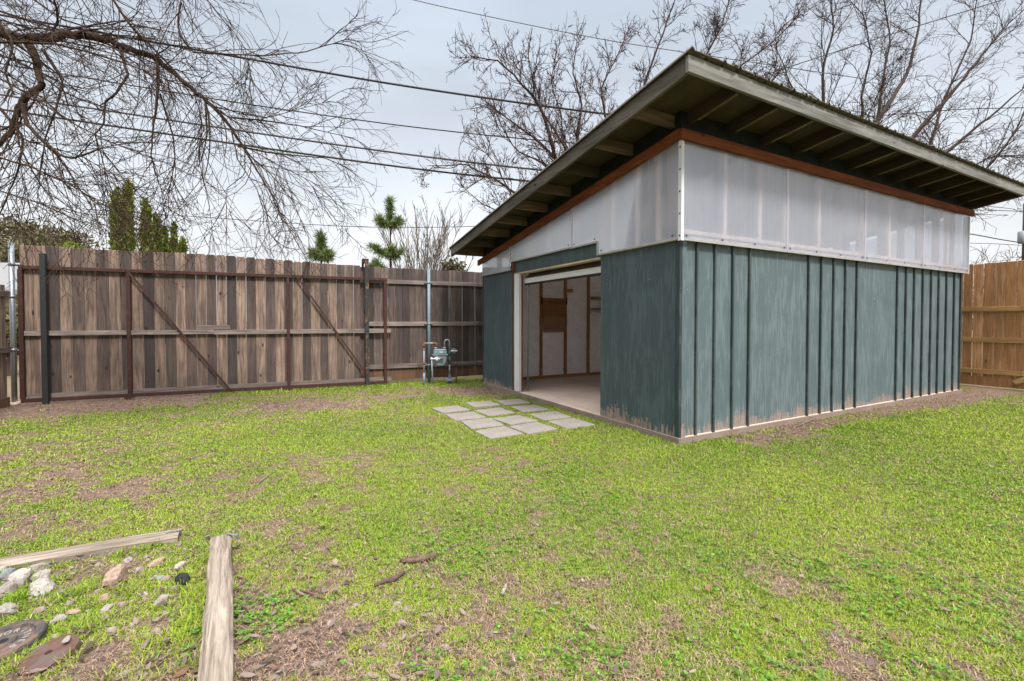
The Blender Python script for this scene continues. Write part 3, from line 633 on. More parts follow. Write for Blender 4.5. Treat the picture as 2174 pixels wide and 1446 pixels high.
MB().ball((.14, -.12, .52), .028, 12, 8).tube([(.14, -.12, .52), (.35, -.12, .515)], .014, 10).ball((.24, -.12, .518), .035, 10, 8, (1.3, 1, .9)).box(.225, .255, -.16, -.15, .49, .56).build('shutoff_valve', M['alu'], gm)
MB().tube([(.30, -.12, .516), (.365, -.12, .512)], .02, 10).build('valve_end', M['pipe_rust'], gm)
tag(MB().tube([(0, 0, -.05), (.0, 0, .39)], .012, 8).tube([(0, 0, .35), (0, 0, .395)], .02, 8).build('ground_rod', M['stick'], None), 'thin rusty stake in the ground right of the gas meter', 'stake').location = (-1.13, 9.2, 0)

# ------------------------------------------------------------------ pavers (shed frame: column away from door, row along gable)
PV = [(-1.45, 2.76, 4), (-.89, 2.91, -3), (-.40, 2.86, -4), (-1.44, 2.24, -1), (-.98, 2.31, 3), (-.42, 2.30, -4), (-1.43, 1.74, -4), (-.98, 1.72, 5), (-.45, 1.74, -2), (-1.44, 1.27, 2), (-1.0, 1.25, 4), (-.45, 1.25, 1)]
colw = {-1: 'outer column', 0: 'middle column', 1: 'column beside the doorway'}
roww = ['in the row farthest from the viewer', 'in the third row from the viewer', 'in the second row from the viewer', 'in the row nearest the viewer']
pv_rect = []
for i, (u, v, a) in enumerate(PV):
    s = .204; pts = [(-s + random.uniform(-.012, .012), -s + random.uniform(-.012, .012)), (s, -s), (s + random.uniform(-.01, .01), s), (-s, s + random.uniform(-.012, .012))]
    h = .019 + random.uniform(-.004, .005)
    mb = MB().prism([(x, y, -.02) for x, y in pts], (0, 0, h + .02))
    h += 0
    o = mb.build('paving_slab', M['paver'], None, .006, 'square pale concrete paver, ' + colw[(i % 3) - 1] + ', ' + roww[i // 3], 'paver', 'concrete pavers laid in front of the shed doorway')
    x, y = shed_w(u, v); o.location = (x, y, 0); o.rotation_euler = (random.uniform(-.012, .012), random.uniform(-.012, .012), YAW + R(a)); pv_rect.append((x, y, YAW + R(a), s))

# ------------------------------------------------------------------ timbers, rocks, weight plates, sticks
def timber(name, p0, p1, w, h, label):
    p0, p1 = Vector(p0), Vector(p1); ln = (p1 - p0).length; a = math.atan2((p1 - p0).y, (p1 - p0).x); n = 14; mb = MB(); vs = []
    for i in range(n + 1):
        x = ln * i / n; k = .004
        for y, z in ((-w / 2, -.03), (w / 2, -.03), (w / 2, h - .012), (w / 2 - .012, h), (-w / 2 + .012, h), (-w / 2, h - .012)):
            vs.append((x, y + random.uniform(-k, k), z + random.uniform(-k, k) * .8))
    fs = [(i * 6 + j, i * 6 + (j + 1) % 6, (i + 1) * 6 + (j + 1) % 6, (i + 1) * 6 + j) for i in range(n) for j in range(6)] + [tuple(range(5, -1, -1)), tuple(n * 6 + j for j in range(6))]
    mb.add(vs, [f[::-1] for f in fs], (.1, random.random(), .55, 1)); o = mb.build(name, M['timber'], None, 0, label, 'timber'); o.location = (p0.x, p0.y, 0); o.rotation_euler = (0, 0, a); return o
t1 = timber('landscape_timber', (-3.12, 2.05), (-1.93, 2.618), .105, .045, 'brown edging timber lying crosswise behind the rocks at the left')
t2 = timber('landscape_timber', (-1.585, 2.455), (-.65, .95), .098, .10, 'long grey edging timber running toward the viewer, right of the rocks')
for nm, loc, rz, lb in (('metal_bracket', (-1.955, 2.612, .047), .5, 'small metal strap on the far end of the brown timber'), ('metal_bracket', (-1.52, 2.455, .102), -.3, 'small metal strap at the far end of the long grey timber')):
    o = MB().box(-.04, .03, -.008, .008, 0, .003).box(.03, .033, -.008, .008, -.02, .003).build(nm, M['galv'], None, 0, lb, 'bracket'); o.location = loc; o.rotation_euler = (0, 0, rz)

def rock(name, loc, r, mat, label, sc=(1, .8, .6), seed=0):
    rr = random.Random(seed); mb = MB(); mb.ball((0, 0, 0), 1, 12, 8); vs = []
    planes = [(Vector((rr.gauss(0, 1), rr.gauss(0, 1), rr.gauss(0, .8))).normalized(), rr.uniform(.55, .85)) for _ in range(11)]
    for p in mb.v:
        q = Vector(p)
        for nn, d in planes:
            k = q.dot(nn)
            if k > d: q -= nn * (k - d)
        q *= 1 + rr.uniform(-.03, .03); vs.append((q.x * sc[0] * r, q.y * sc[1] * r, q.z * sc[2] * r))
    mb.v = vs; mb.sm = [False] * len(mb.f)
    o = mb.build(name, mat, None, 0, label, 'rock', 'rocks between the edging timbers'); o.location = (loc[0], loc[1], r * sc[2] * .28); o.rotation_euler = (rr.uniform(-.15, .15), rr.uniform(-.15, .15), rr.uniform(0, 6.28)); return o
RK = [((-1.94, 2.20), .082, 'rock_tan', 'large tan pink rock in front of the brown timber, biggest of the rocks', (1.15, .8, .7)),
      ((-1.59, 2.17), .052, 'rock_black', 'black angular rock beside the long grey timber', (1, .75, .9)),
      ((-2.364, 2.17), .06, 'rock_white', 'bright white rock at the left edge', (.9, .8, .95)),
      ((-2.47, 2.20), .05, 'rock_blue', 'blue grey rock left of the bright white rock', (1, .8, .8)),
      ((-2.218, 2.114), .062, 'rock_white', 'off white flat rock right of the bright white rock', (1.2, .8, .5)),
      ((-2.572, 2.284), .05, 'rock_white', 'pale rock against the brown timber at the left edge', (1.1, .8, .6)),
      ((-2.36, 2.09), .05, 'rock_grey', 'rough grey rock in front of the bright white rock', (1.1, .9, .7)),
      ((-2.34, 2.03), .035, 'rock_tan', 'small pinkish rock at the left edge above the weight plate', (1, .8, .6)),
      ((-2.193, 1.949), .046, 'rock_grey', 'pale grey rock behind the rimmed weight plate', (1.1, .9, .6)),
      ((-1.573, 2.018), .05, 'rock_grey', 'round light grey rock halfway between the black rock and the timber foot', (1.05, .95, .75)),
      ((-1.86, 2.05), .042, 'rock_tan', 'flat brownish pink rock in the middle of the rock bed', (1.1, .8, .5)),
      ((-1.785, 1.974), .052, 'rock_grey', 'flat grey stone half sunk in grass, in the middle of the bed', (1.3, .7, .3)),
      ((-1.919, 1.896), .042, 'rock_grey', 'grey speckled rock between the middle stones and the weight plates', (1.1, .9, .6)),
      ((-1.859, 2.349), .06, 'rock_tan', 'flat sandy slab of rock just in front of the brown timber', (1.3, .7, .35)),
      ((-2.03, 2.375), .042, 'rock_grey', 'grey rock touching the brown timber', (1.1, .8, .5)),
      ((-1.71, 2.318), .042, 'rock_white', 'chalky white rock between brown timber end and black rock', (1.1, .8, .6)),
      ((-1.882, 2.27), .03, 'rock_grey', 'small upright grey rock right behind the large tan rock', (.9, .8, 1.)),
      ((-1.73, 2.218), .03, 'rock_blue', 'small bluish rock left of the black rock', (1.1, .8, .6)),
      ((-1.699, 2.073), .032, 'rock_white', 'cream white rock left of the round light grey rock', (1.2, .8, .7)),
      ((-1.909, 1.953), .038, 'rock_tan', 'tan flat rock behind the speckled rock', (1.2, .8, .45)),
      ((-2.42, 2.301), .048, 'rock_grey', 'pale grey slab between brown timber and bright white rock', (1.4, .7, .4)),
      ((-2.308, 2.21), .045, 'rock_white', 'whitish rock behind the off white flat rock', (1.1, .8, .6))]
rk_xy = []
for i, (p, r, m, lb, sc) in enumerate(RK): rock('garden_rock', p, r * (1.15 if p[0] < -2.15 else .72 if i > 1 else .9), M[m], lb, sc, i + 3); rk_xy.append((p[0], p[1], r * .5))
# small gravel chips: uncountable
gv = MB(); rr = random.Random(5)
for i in range(260):
    x = rr.uniform(-2.6, -1.15); y = rr.uniform(1.35, 2.5)
    if x > -1.66 + (2.5 - y) * .6 - .08 or y > 2.28 + (x + 2.5) * .51: continue
    if rr.random() < .5: r = rr.uniform(.005, .011)
    else: r = rr.uniform(.01, .02)
    gv.ball((x, y, r * .3), r, 6, 4, (rr.uniform(.8, 1.4), rr.uniform(.7, 1.2), .6)); 
for i in range(45):
    x = rr.gauss(-.62, .22); y = rr.gauss(1.75, .28)
    if x < -.88 + (1.45 - y) * .6: continue
    r = rr.uniform(.006, .02); gv.ball((x, y, r * .2), r, 6, 4, (1.3, 1., .5))
gv.sm = [False] * len(gv.f); gv.build('gravel', M['rock_chip'], None, kind='stuff', label='small pale gravel chips scattered among the rocks and grass', cat='gravel')

p1 = empty('weight_plate', (-1.978, 1.742, .010), .5, 'round rimmed iron weight plate with raised pale letters lying in the grass', 'weight plate')
p1.rotation_euler = (R(4), R(-3), 0)
MB().lathe([(.017, -.015), (.017, .014), (.038, .014), (.042, .006), (.088, .006), (.092, .016), (.118, .016), (.122, .008), (.12, -.015)], n=48).build('disc', M['iron'], p1)
import_letters = 'WORITNEB'
for k, ch in enumerate(import_letters):
    cu = bpy.data.curves.new('letter', 'FONT'); cu.body = ch; cu.size = .03; cu.extrude = .0012; cu.align_x = 'CENTER'; cu.align_y = 'CENTER'
    t = bpy.data.objects.new('letter', cu); C.objects.link(t); dg = bpy.context.evaluated_depsgraph_get(); me = bpy.data.meshes.new_from_object(t.evaluated_get(dg)); bpy.data.objects.remove(t)
    me.materials.clear(); me.materials.append(M['letter']); o = bpy.data.objects.new('raised_letter', me); C.objects.link(o); o.parent = p1
    a = R(150 - k * 24); o.location = (.066 * math.cos(a), .066 * math.sin(a), .0075); o.rotation_euler = (0, 0, a - math.pi / 2)
p2 = empty('weight_plate', (-1.742, 1.686, .016), 0, 'flat red rusted iron disc with a centre hole, in front of the rimmed plate', 'weight plate')
p2.rotation_euler = (R(9), R(-6), 0)
MB().lathe([(.011, -.012), (.011, .006), (.075, .008), (.086, .003), (.087, -.012)], n=44).build('disc', M['iron_red'], p2)
tag(rock('flat_stone', (-1.712, 1.725), .024, M['rock_grey'], 'thin flat grey stone lying on the red rusted disc', (1.4, .6, .25), 90), cat='rock').location.z = .043

def stick(name, pts, r, mat, label, cat='stick'):
    mb = MB(); mb.tube(pts, r, 7); return mb.build(name, mat, None, 0, label, cat)
gp = lambda px, py, z=0: at(px, py, CAMZ / max(1e-3, (py - 680) / FP)) * 1.0
def gpt(px, py, z=.012):
    a = (PCY - py) / FP; d = Vector(((px - 1087) / FP, math.cos(PIT) + a * math.sin(PIT), a * math.cos(PIT) - math.sin(PIT))); t = (z - CAMZ) / d.z
    return Vector((0, 0, CAMZ)) + d * t
stick('broken_stick', [gpt(850, 1190), gpt(872, 1191, .016), gpt(897, 1187, .018), gpt(918, 1180, .022), gpt(927, 1177, .03)], [.010, .014, .013, .013, .011], M['stick'], 'thick brown broken stick lying in the middle of the lawn')
stick('bark_strip', [gpt(795, 1243), gpt(815, 1234, .016), gpt(838, 1228, .02), gpt(858, 1214, .024)], [.006, .012, .014, .008], M['root'], 'dark strip of bark in the grass below the broken stick', 'bark')
stick('thin_twig', [gpt(935, 1168), gpt(965, 1158, .014), gpt(1010, 1143, .02)], [.004, .0035, .002], M['bark_pale'], 'thin straw coloured twig right of the broken stick')
stick('thin_twig', [gpt(548, 1026), gpt(562, 1015, .012), gpt(578, 1004, .03)], [.006, .006, .004], M['bark_pale'], 'pale forked twig on the lawn left of the pavers')
stick('thin_twig', [gpt(620, 1250), gpt(655, 1257, .02), gpt(690, 1272, .012)], [.005, .005, .004], M['stick'], 'thin dark twig in the grass right of the long timber')
stick('thin_twig', [gpt(1690, 906), gpt(1720, 893, .02), gpt(1745, 880, .03)], [.008, .007, .004], M['bark_pale'], 'bleached twig on the dirt strip beside the long shed wall')
stick('thin_twig', [gpt(1065, 1262), gpt(1072, 1248, .02), gpt(1075, 1240, .025)], [.009, .009, .006], M['rock_grey'], 'stubby grey twig near the bottom of the lawn')

# ------------------------------------------------------------------ ground, lawn, leaves
def cover(x, y):
    """share of living grass 0..1 at a point of the yard"""
    x = np.asarray(x, float); y = np.asarray(y, float)
    n = fbm(x, y, 1.1); f = fbm(x + 20, y + 5, .3); m = .66 + .55 * (n - .5) + .7 * (f - .5) + .012 * x
    def blob(cx, cy, rx, ry, a): return a * np.exp(-(((x - cx) / rx) ** 2 + ((y - cy) / ry) ** 2))
    cu = (x - OX) * math.cos(YAW) + (y - OY) * math.sin(YAW); cv = -(x - OX) * math.sin(YAW) + (y - OY) * math.cos(YAW)
    fx = (x - AX) * math.cos(FYAW) + (y - AY) * math.sin(FYAW); fy = -(x - AX) * math.sin(FYAW) + (y - AY) * math.cos(FYAW)
    m -= 1.0 * np.exp(-((fx / 2.2) ** 2 + (fy / 1.0) ** 2))                # bare corner by the pole
    m -= .35 * np.exp(-(((fx - 2.2) / 1.5) ** 2 + ((fy + .7) / .35) ** 2))
    m -= blob(-3.1, 6.75, .75, .32, 1.1)                                    # mulch patch in front of the gate
    m -= blob(-1.95, 7.6, .4, .3, .5); m -= blob(-.75, 8.2, .75, .55, .9)
    m -= .9 * np.exp(-((cv + .22) / .26) ** 2) * (cu > .6) * (cu < 8)          # dirt strip along the long wall
    m -= blob(-.70, 1.75, .18, .33, .32); m -= blob(-.3, 1.5, .3, .12, .2); m -= blob(.45, 2.2, .4, .25, .2); m -= blob(-1.3, 1.5, .4, .3, .35); m -= blob(-.15, 2.1, .5, .25, .3)
    m -= .01 * np.exp(-((y - 1.2) / 1.) ** 2) + .06 * np.exp(-((x + 1.5) / 2.) ** 2) * (y < 4.5)
    m += blob(1.6, 3.9, 1.3, .8, .3); m += blob(5.5, 5.4, 3., 1.4, .35); m += blob(.3, 4.6, 1.5, .7, .15); m += blob(2.8, 3., 1.6, 1., .2)
    m += blob(-1.7, 5.2, 1.6, .9, .25); m -= blob(-3.4, 3.4, 1.6, .9, .12)
    m += .35 * np.exp(-((fy + .25) / .25) ** 2) * (fx > 2.6) * (fx < 5.5)
    return np.clip(m, 0, 1)
gx = np.unique(np.concatenate([np.linspace(-9, 11, 260), [-400, -200, -100, -50, -25, -14, 16, 25, 50, 100, 200, 400]]))
gy = np.unique(np.concatenate([np.linspace(.6, 11.5, 170), [-60, -20, -6, -2, 16, 25, 50, 100, 200, 400]]))
GX, GY = np.meshgrid(gx, gy); near = (np.abs(GX - 1) < 9.5) & (GY < 11) & (GY > .7)
cv_ = np.where(near, cover(GX, GY), .55); gz = np.where(near, .012 * (fbm(GX, GY, .5) - .5), -.006)
vv = np.stack([GX.ravel(), GY.ravel(), gz.ravel() - .002], 1); nxg = len(gx); idx = np.arange(len(gx) * len(gy)).reshape(len(gy), nxg)
qf = np.stack([idx[:-1, :-1].ravel(), idx[:-1, 1:].ravel(), idx[1:, 1:].ravel(), idx[1:, :-1].ravel()], 1)
gmn = NT('yard soil and turf'); a, r, g_, b_ = gmn.attr(); c = gmn.coord()
n1 = gmn.noise(c, 9., 6, .75); n2 = gmn.noise(c, 70., 5, .8); n3 = gmn.noise(c, 28., 4, .7)
soil = gmn.mix(gmn.ramp(n1, [(.35, 0.), (.65, 1.)]), (.155, .10, .075), (.265, .187, .145)); soil = gmn.mix(gmn.ramp(n2, [(.32, .75), (.5, 0.)]), soil, (.042, .025, .018)); soil = gmn.mix(gmn.ramp(n2, [(.56, 0.), (.7, .7)]), soil, (.32, .24, .18))
turf = gmn.mix(gmn.ramp(n2, [(.35, 0.), (.6, 1.)]), (.063, .08, .014), (.155, .17, .035)); turf = gmn.mix(gmn.ramp(n3, [(.45, 0.), (.65, .6)]), turf, (.17, .112, .063))
msk = gmn.math('ADD', r, gmn.math('MULTIPLY', gmn.math('SUBTRACT', n3, .5), .8))
gmn.pbr(gmn.mix(gmn.ramp(msk, [(.35, 0.), (.8, .75)]), soil, turf), .95, gmn.bump(n2, .8, .02), spec=.1)
np_mesh('ground', vv, [qf], gmn.m, cv_.ravel()[:, None] * np.array([[1, 1, 1]]), smooth=True, kind='structure')

def blocked(x, y, grow=0.):
    cu = (x - OX) * math.cos(YAW) + (y - OY) * math.sin(YAW); cv = -(x - OX) * math.sin(YAW) + (y - OY) * math.cos(YAW)
    b = (cu > -.03 - grow) & (cv > -.02 - grow) & (cu < L + .05) & (cv < W + .05)
    for px, py, a, s in pv_rect:
        dx = (x - px) * math.cos(a) + (y - py) * math.sin(a); dy = -(x - px) * math.sin(a) + (y - py) * math.cos(a); b |= (np.abs(dx) < s - .008 + grow) & (np.abs(dy) < s - .008 + grow)
    for p0, p1, w in (((-3.12, 2.05), (-1.93, 2.618), .05), ((-1.585, 2.455), (-.65, .95), .052)):
        d = np.array(p1) - np.array(p0); ln = np.hypot(*d); d = d / ln; t = (x - p0[0]) * d[0] + (y - p0[1]) * d[1]; s = -(x - p0[0]) * d[1] + (y - p0[1]) * d[0]; b |= (t > 0) & (t < ln) & (np.abs(s) < w + grow)
    for cx, cy, r in [(-1.978, 1.742, .115), (-1.742, 1.686, .078)] + rk_xy: b |= (x - cx) ** 2 + (y - cy) ** 2 < (r + grow) ** 2
    fy = -(x - AX) * math.sin(FYAW) + (y - AY) * math.cos(FYAW); b |= fy > .25
    lx = -(x - AX) * math.cos(FYAW) - (y - AY) * math.sin(FYAW); b |= lx > .05
    ru = cu; b |= ru > 8.25
    return b
def scatter(n, pw=.55):
    """points over the yard, denser near the tripod"""
    d = 1.25 + (11.5 - 1.25) * rng.random(n) ** (1 / pw) if False else np.exp(rng.uniform(math.log(1.05), math.log(11.8), n))
    a = rng.uniform(R(-76), R(76), n); return d * np.sin(a), d * np.cos(a), d
def sstep(a, b, x): t = np.clip((x - a) / (b - a), 0, 1); return t * t * (3 - 2 * t)
def blades(n, per, hmin, hmax, w, dry=False, pts=None, sig=.011):
    """n clumps of 'per' short blades fanning out from a common foot"""
    if pts is None:
        x, y, d = scatter(n); cvr = cover(x, y)
        fine = .5 * vnoise(x, y, .075) + .22 * vnoise(x + 5, y, .19) + .28 * vnoise(x, y + 5, .04)
        keep = rng.random(n) < (sstep(.25, .55, fine + (cvr - .56) * .7) if not dry else .25 + .75 * sstep(.62, .35, fine + (cvr - .6) * .3))
    else: x, y, d = pts(n); keep = np.ones(n, bool)
    x, y, d = x[keep], y[keep], d[keep]; lod = np.clip(d / 3., .9, 2.6); cr = rng.random(len(x)); ck = rng.random(len(x)); x0, y0, k0 = x, y, len(x)
    x = np.repeat(x, per) + rng.normal(0, sig, k0 * per) * np.repeat(lod, per); y = np.repeat(y, per) + rng.normal(0, sig, k0 * per) * np.repeat(lod, per); lod = np.repeat(lod, per); cr = np.repeat(cr, per); ck = np.repeat(ck, per)
    ok = ~blocked(x, y) & (y > .3); x, y, lod, cr, ck = x[ok], y[ok], lod[ok], cr[ok], ck[ok]; m = len(x); cvr = cover(x, y)
    h = rng.uniform(hmin, hmax, m) * (.75 + .5 * ck) * (.85 + .25 * lod); az = rng.uniform(0, 2 * math.pi, m)
    tilt = (rng.uniform(1.25, 1.6, m) if dry else np.abs(rng.normal(.95, .35, m)).clip(.05, 1.5)); ww = w * lod * rng.uniform(.55, 1.5, m)
    dx, dy = np.cos(az), np.sin(az); side = np.stack([-dy * ww / 2, dx * ww / 2, np.zeros(m)], 1); mh = h * .55
    B = np.stack([x, y, np.full(m, -.004) if not dry else rng.uniform(.003, .014, m)], 1)
    Mi = B + np.stack([dx * mh * np.sin(tilt * .7), dy * mh * np.sin(tilt * .7), mh * np.cos(tilt * .7)], 1)
    Tp = Mi + np.stack([dx * mh * np.sin(tilt * 1.2), dy * mh * np.sin(tilt * 1.2), mh * np.maximum(np.cos(tilt * 1.2), -.12)], 1); Tp[:, 2] = np.maximum(Tp[:, 2], .004)
    V = np.stack([B - side * .7, B + side * .7, Mi + side, Mi - side, Tp], 1).reshape(-1, 3); i0 = np.arange(m) * 5
    f4 = np.stack([i0, i0 + 1, i0 + 2, i0 + 3], 1); f3 = np.stack([i0 + 3, i0 + 2, i0 + 4], 1)
    big = np.clip(fbm(x + 40, y, .9) * 1.7 - .35, 0, 1); isdry = rng.random(m) < np.clip(.10 + .5 * (.55 - cvr), .03, .6)
    if dry: tint = np.stack([cr, rng.random(m), np.clip(rng.normal(.5, .3, m), 0, 1)], 1)
    else: tint = np.stack([np.clip(.6 * big + .55 * cr - .1 + rng.normal(0, .12, m), 0, 1), np.where(isdry, rng.uniform(.6, 1., m), rng.uniform(0, .15, m)), np.clip(.25 + .5 * ck + rng.normal(0, .15, m), 0, 1)], 1)
    return V, f4, f3, np.repeat(tint, 5, 0)
V, f4, f3, tt = blades(410000, 6, .009, .020, .0035)
np_mesh('lawn_grass', V, [f4, f3], M['grass'], tt, label='short patchy yellow green lawn covering the yard', cat='grass', kind='stuff')
V, f4, f3, tt = blades(165000, 2, .010, .028, .0022, True)
np_mesh('dry_thatch', V, [f4, f3], M['thatch'], tt, label='dry straw and brown thatch lying between the living grass', cat='thatch', kind='stuff')
# longer tufts along timbers, rocks, shed foot
def tuftpts(n):
    cs = []
    for i in range(18): t = random.random(); cs.append((-1.585 + .9 * t - .075, 2.455 - 1.45 * t - .045, .03))
    for i in range(10): t = random.random(); cs.append((-3.1 + 1.13 * t + .03, 2.05 + .56 * t - .075, .025))
    for i in range(40): cs.append((random.uniform(-2.5, -1.25), random.uniform(1.45, 2.2), .035))
    for u, v in ((.85, -.18), (1.35, -.25), (1.9, -.5), (2.3, -.55), (.4, -.2), (2.8, -.55)): cs.append((*shed_w(u, v), .12))
    for u in (.9, .5, .2, 1.2): cs.append((*shed_w(-.12, u), .08))
    for x in np.arange(2.7, 5.6, .3): cs.append((*fence_w(x, -.2), .1))
    for x in np.arange(5.7, 7.3, .3): cs.append((*fence_w(x, -.12), .1))
    k = rng.integers(0, len(cs), n); cs = np.array(cs); x = cs[k, 0] + rng.normal(0, 1, n) * cs[k, 2]; y = cs[k, 1] + rng.normal(0, 1, n) * cs[k, 2]; return x, y, np.hypot(x, y)
V, f4, f3, tt = blades(1500, 6, .025, .055, .0034, pts=tuftpts)
np_mesh('tall_grass', V, [f4, f3], M['grass'], tt * np.array([1, .5, 1]), label='longer bright grass tufts beside timbers, rocks, fence and shed foot', cat='grass', kind='stuff')
# clover: tiny three-leaf rosettes
def clover(n):
    cs = [(2.05, 1.75, .28), (1.75, 2.2, .2), (1.45, 1.55, .2), (2.35, 2.25, .25), (.35, 1.65, .2), (.0, 2.35, .25), (-.35, 1.45, .15), (1.1, 2.45, .25), (.5, 3.3, .3), (-1.1, 1.9, .15), (3.1, 2.7, .3), (.3, 3.9, .2), (-.4, 2.7, .3), (.9, 1.5, .2)]
    k = rng.integers(0, len(cs), n); cs = np.array(cs); x = cs[k, 0] + rng.normal(0, 1, n) * cs[k, 2]; y = cs[k, 1] + rng.normal(0, .8, n) * cs[k, 2]
    ok = ~blocked(x, y) & (y > 1.0) & (vnoise(x, y, .12) > .38); x, y = x[ok], y[ok]; m = len(x); V = []; F = []; TT = []
    z = rng.uniform(.008, .034, m); a = rng.uniform(0, 6.28, m); r = rng.uniform(.004, .0075, m)
    for j in range(3):
        aa = a + j * 2.094; cx = x + np.cos(aa) * r; cy = y + np.sin(aa) * r
        ring = [np.stack([cx + r * np.cos(aa + q) , cy + r * np.sin(aa + q), z + rng.uniform(-.003, .003, m)], 1) for q in np.arange(5) * 1.2566]
        V.append(np.stack(ring, 1))
    V = np.concatenate(V, 0); m3 = len(V); f = np.arange(m3 * 5).reshape(-1, 5); t = np.stack([rng.random(m3), rng.uniform(0, .1, m3), rng.random(m3)], 1)
    np_mesh('clover', V.reshape(-1, 3), [f], M['clover'], np.repeat(t, 5, 0), label='patches of dark green clover in the near lawn', cat='clover', kind='stuff')
clover(4200)
# dry leaves: curled lens shapes
def leaves(n):
    x, y, d = scatter(n)
    fx = (x - AX) * math.cos(FYAW) + (y - AY) * math.sin(FYAW); fy = -(x - AX) * math.sin(FYAW) + (y - AY) * math.cos(FYAW)
    p = .16 + .5 * (x < -.75) * (y < 2.6) + .9 * np.exp(-((fx / 2.2) ** 2 + (fy / 1.4) ** 2)) + .5 * np.exp(-(((x + .5) / .6) ** 2 + ((y - 1.7) / .6) ** 2)) + .8 * np.exp(-(((x + 1.5) / .5) ** 2 + ((y - 1.45) / .25) ** 2)) + .6 * np.exp(-(((x + 3.1) / .75) ** 2 + ((y - 6.75) / .35) ** 2))
    ok = (rng.random(n) < p) & ~blocked(x, y) & (y > .95); x, y, d = x[ok], y[ok], d[ok]; m = len(x)
    small = rng.random(m) < .62; ln = np.where(small, rng.uniform(.012, .028, m), rng.uniform(.026, .052, m)) * np.where((x < -.8) & (y < 1.75), 1.25, 1.); wd = ln * rng.uniform(.28, .5, m); az = rng.uniform(0, 6.28, m); pit = rng.normal(0, .3, m); curl = rng.uniform(-.1, .5, m)
    z = rng.uniform(.012, .03, m); c, s = np.cos(az), np.sin(az); prof = [(-.5, 0), (-.25, .8), (.1, 1), (.35, .6), (.5, 0)]
    P = []
    for t, w in prof:
        px = x + c * t * ln; py = y + s * t * ln; pz = z + t * ln * np.sin(pit) + curl * ln * t * t * 1.2
        for sd in (-1, 0, 1): P.append(np.stack([px - s * sd * w * wd * .5, py + c * sd * w * wd * .5, np.maximum(pz + abs(sd) * w * wd * .3 * curl, .004)], 1))
    V = np.stack(P, 1).reshape(-1, 3); i0 = np.arange(m) * 15; F = []
    for k in range(4):
        for sd in range(2):
            q = k * 3 + sd; F.append(np.stack([i0 + q, i0 + q + 1, i0 + q + 4, i0 + q + 3], 1))
    t = np.stack([rng.random(m), (rng.random(m) < .12) * .8, rng.random(m)], 1)
    np_mesh('fallen_leaves', V, [np.concatenate(F)], M['leaf_dry'], np.repeat(t, 15, 0), smooth=True, label='dry brown fallen leaves strewn over lawn and rock bed', cat='leaves', kind='stuff')
leaves(13500)
# wood chips / mulch on the bare spots
def chips(n):
    x, y, d = scatter(n); ok = (rng.random(n) < np.clip(.5 - cover(x, y), .03, 1) * 1.6) & ~blocked(x, y) & (y > .95); x, y, d = x[ok], y[ok], d[ok]; m = len(x)
    ln = rng.uniform(.008, .028, m) * np.clip(d / 4, .7, 1.5); wd = ln * rng.uniform(.15, .4, m); az = rng.uniform(0, 6.28, m); z = rng.uniform(.004, .016, m); tl = rng.normal(0, .35, m)
    c, s = np.cos(az), np.sin(az); P = [np.stack([x + c * a * ln / 2 - s * b * wd / 2, y + s * a * ln / 2 + c * b * wd / 2, np.maximum(z + a * np.sin(tl) * ln / 2 + b * .002, .003)], 1) for a, b in ((-1, -1), (1, -1), (1, 1), (-1, 1))]
    t = np.stack([rng.random(m), (rng.random(m) < .3) * .6, rng.random(m)], 1)
    np_mesh('mulch', np.stack(P, 1).reshape(-1, 3), [np.arange(m * 4).reshape(-1, 4)], M['leaf_dry'], np.repeat(t, 4, 0), label='brown bark mulch and twiggy bits on the bare soil', cat='mulch', kind='stuff')
chips(150000)

# ------------------------------------------------------------------ trees: limbs and twigs as tapering tubes
K = 6
class Twigs:
    def __init__(s): s.p = []; s.r = []
    def add(s, pts, r0, r1):
        s.p.append(pts); s.r.append(np.linspace(r0, r1, K))
    def build(s, name, mat, parent=None, sides=4, **kw):
        P = np.array(s.p); Rr = np.array(s.r); N = len(P); tg = np.gradient(P, axis=1); tg /= np.linalg.norm(tg, axis=2, keepdims=True) + 1e-9
        ref = np.where(np.abs(tg[:, :1, 2:3]) < .8, np.array([[[0, 0, 1.]]]), np.array([[[1., 0, 0]]])); a = np.cross(tg, np.broadcast_to(ref, tg.shape)); a /= np.linalg.norm(a, axis=2, keepdims=True) + 1e-9; b = np.cross(tg, a)
        an = np.arange(sides) * 2 * math.pi / sides; V = P[:, :, None] + (a[:, :, None] * np.cos(an)[None, None, :, None] + b[:, :, None] * np.sin(an)[None, None, :, None]) * Rr[:, :, None, None]
        idx = np.arange(N * K * sides).reshape(N, K, sides); nx = np.roll(idx, -1, 2)
        F = np.stack([idx[:, :-1], nx[:, :-1], nx[:, 1:], idx[:, 1:]], -1).reshape(-1, 4)
        return np_mesh(name, V.reshape(-1, 3), [F], mat, None, parent, True, **kw)
def resample(pts, n):
    P = np.array(pts, float); d = np.concatenate([[0], np.cumsum(np.linalg.norm(np.diff(P, axis=0), axis=1))]); t = np.linspace(0, d[-1], n); return np.stack([np.interp(t, d, P[:, i]) for i in range(3)], 1)
def limb(tw, pts, r0, r1):
    """long limb stored as overlapping K-point pieces"""
    P = resample(pts, (len(pts) - 1) * 5 + 1); P[1:-1] += rng.normal(0, r0 * .12, P[1:-1].shape); n = len(P); i = 0
    while i < n - 1:
        j = min(i + K - 1, n - 1); seg = P[i:j + 1]
        if len(seg) < K: seg = resample(seg, K)
        ra = r0 + (r1 - r0) * i / (n - 1); rb = r0 + (r1 - r0) * j / (n - 1); tw.add(seg, ra, rb); i = j
    return P
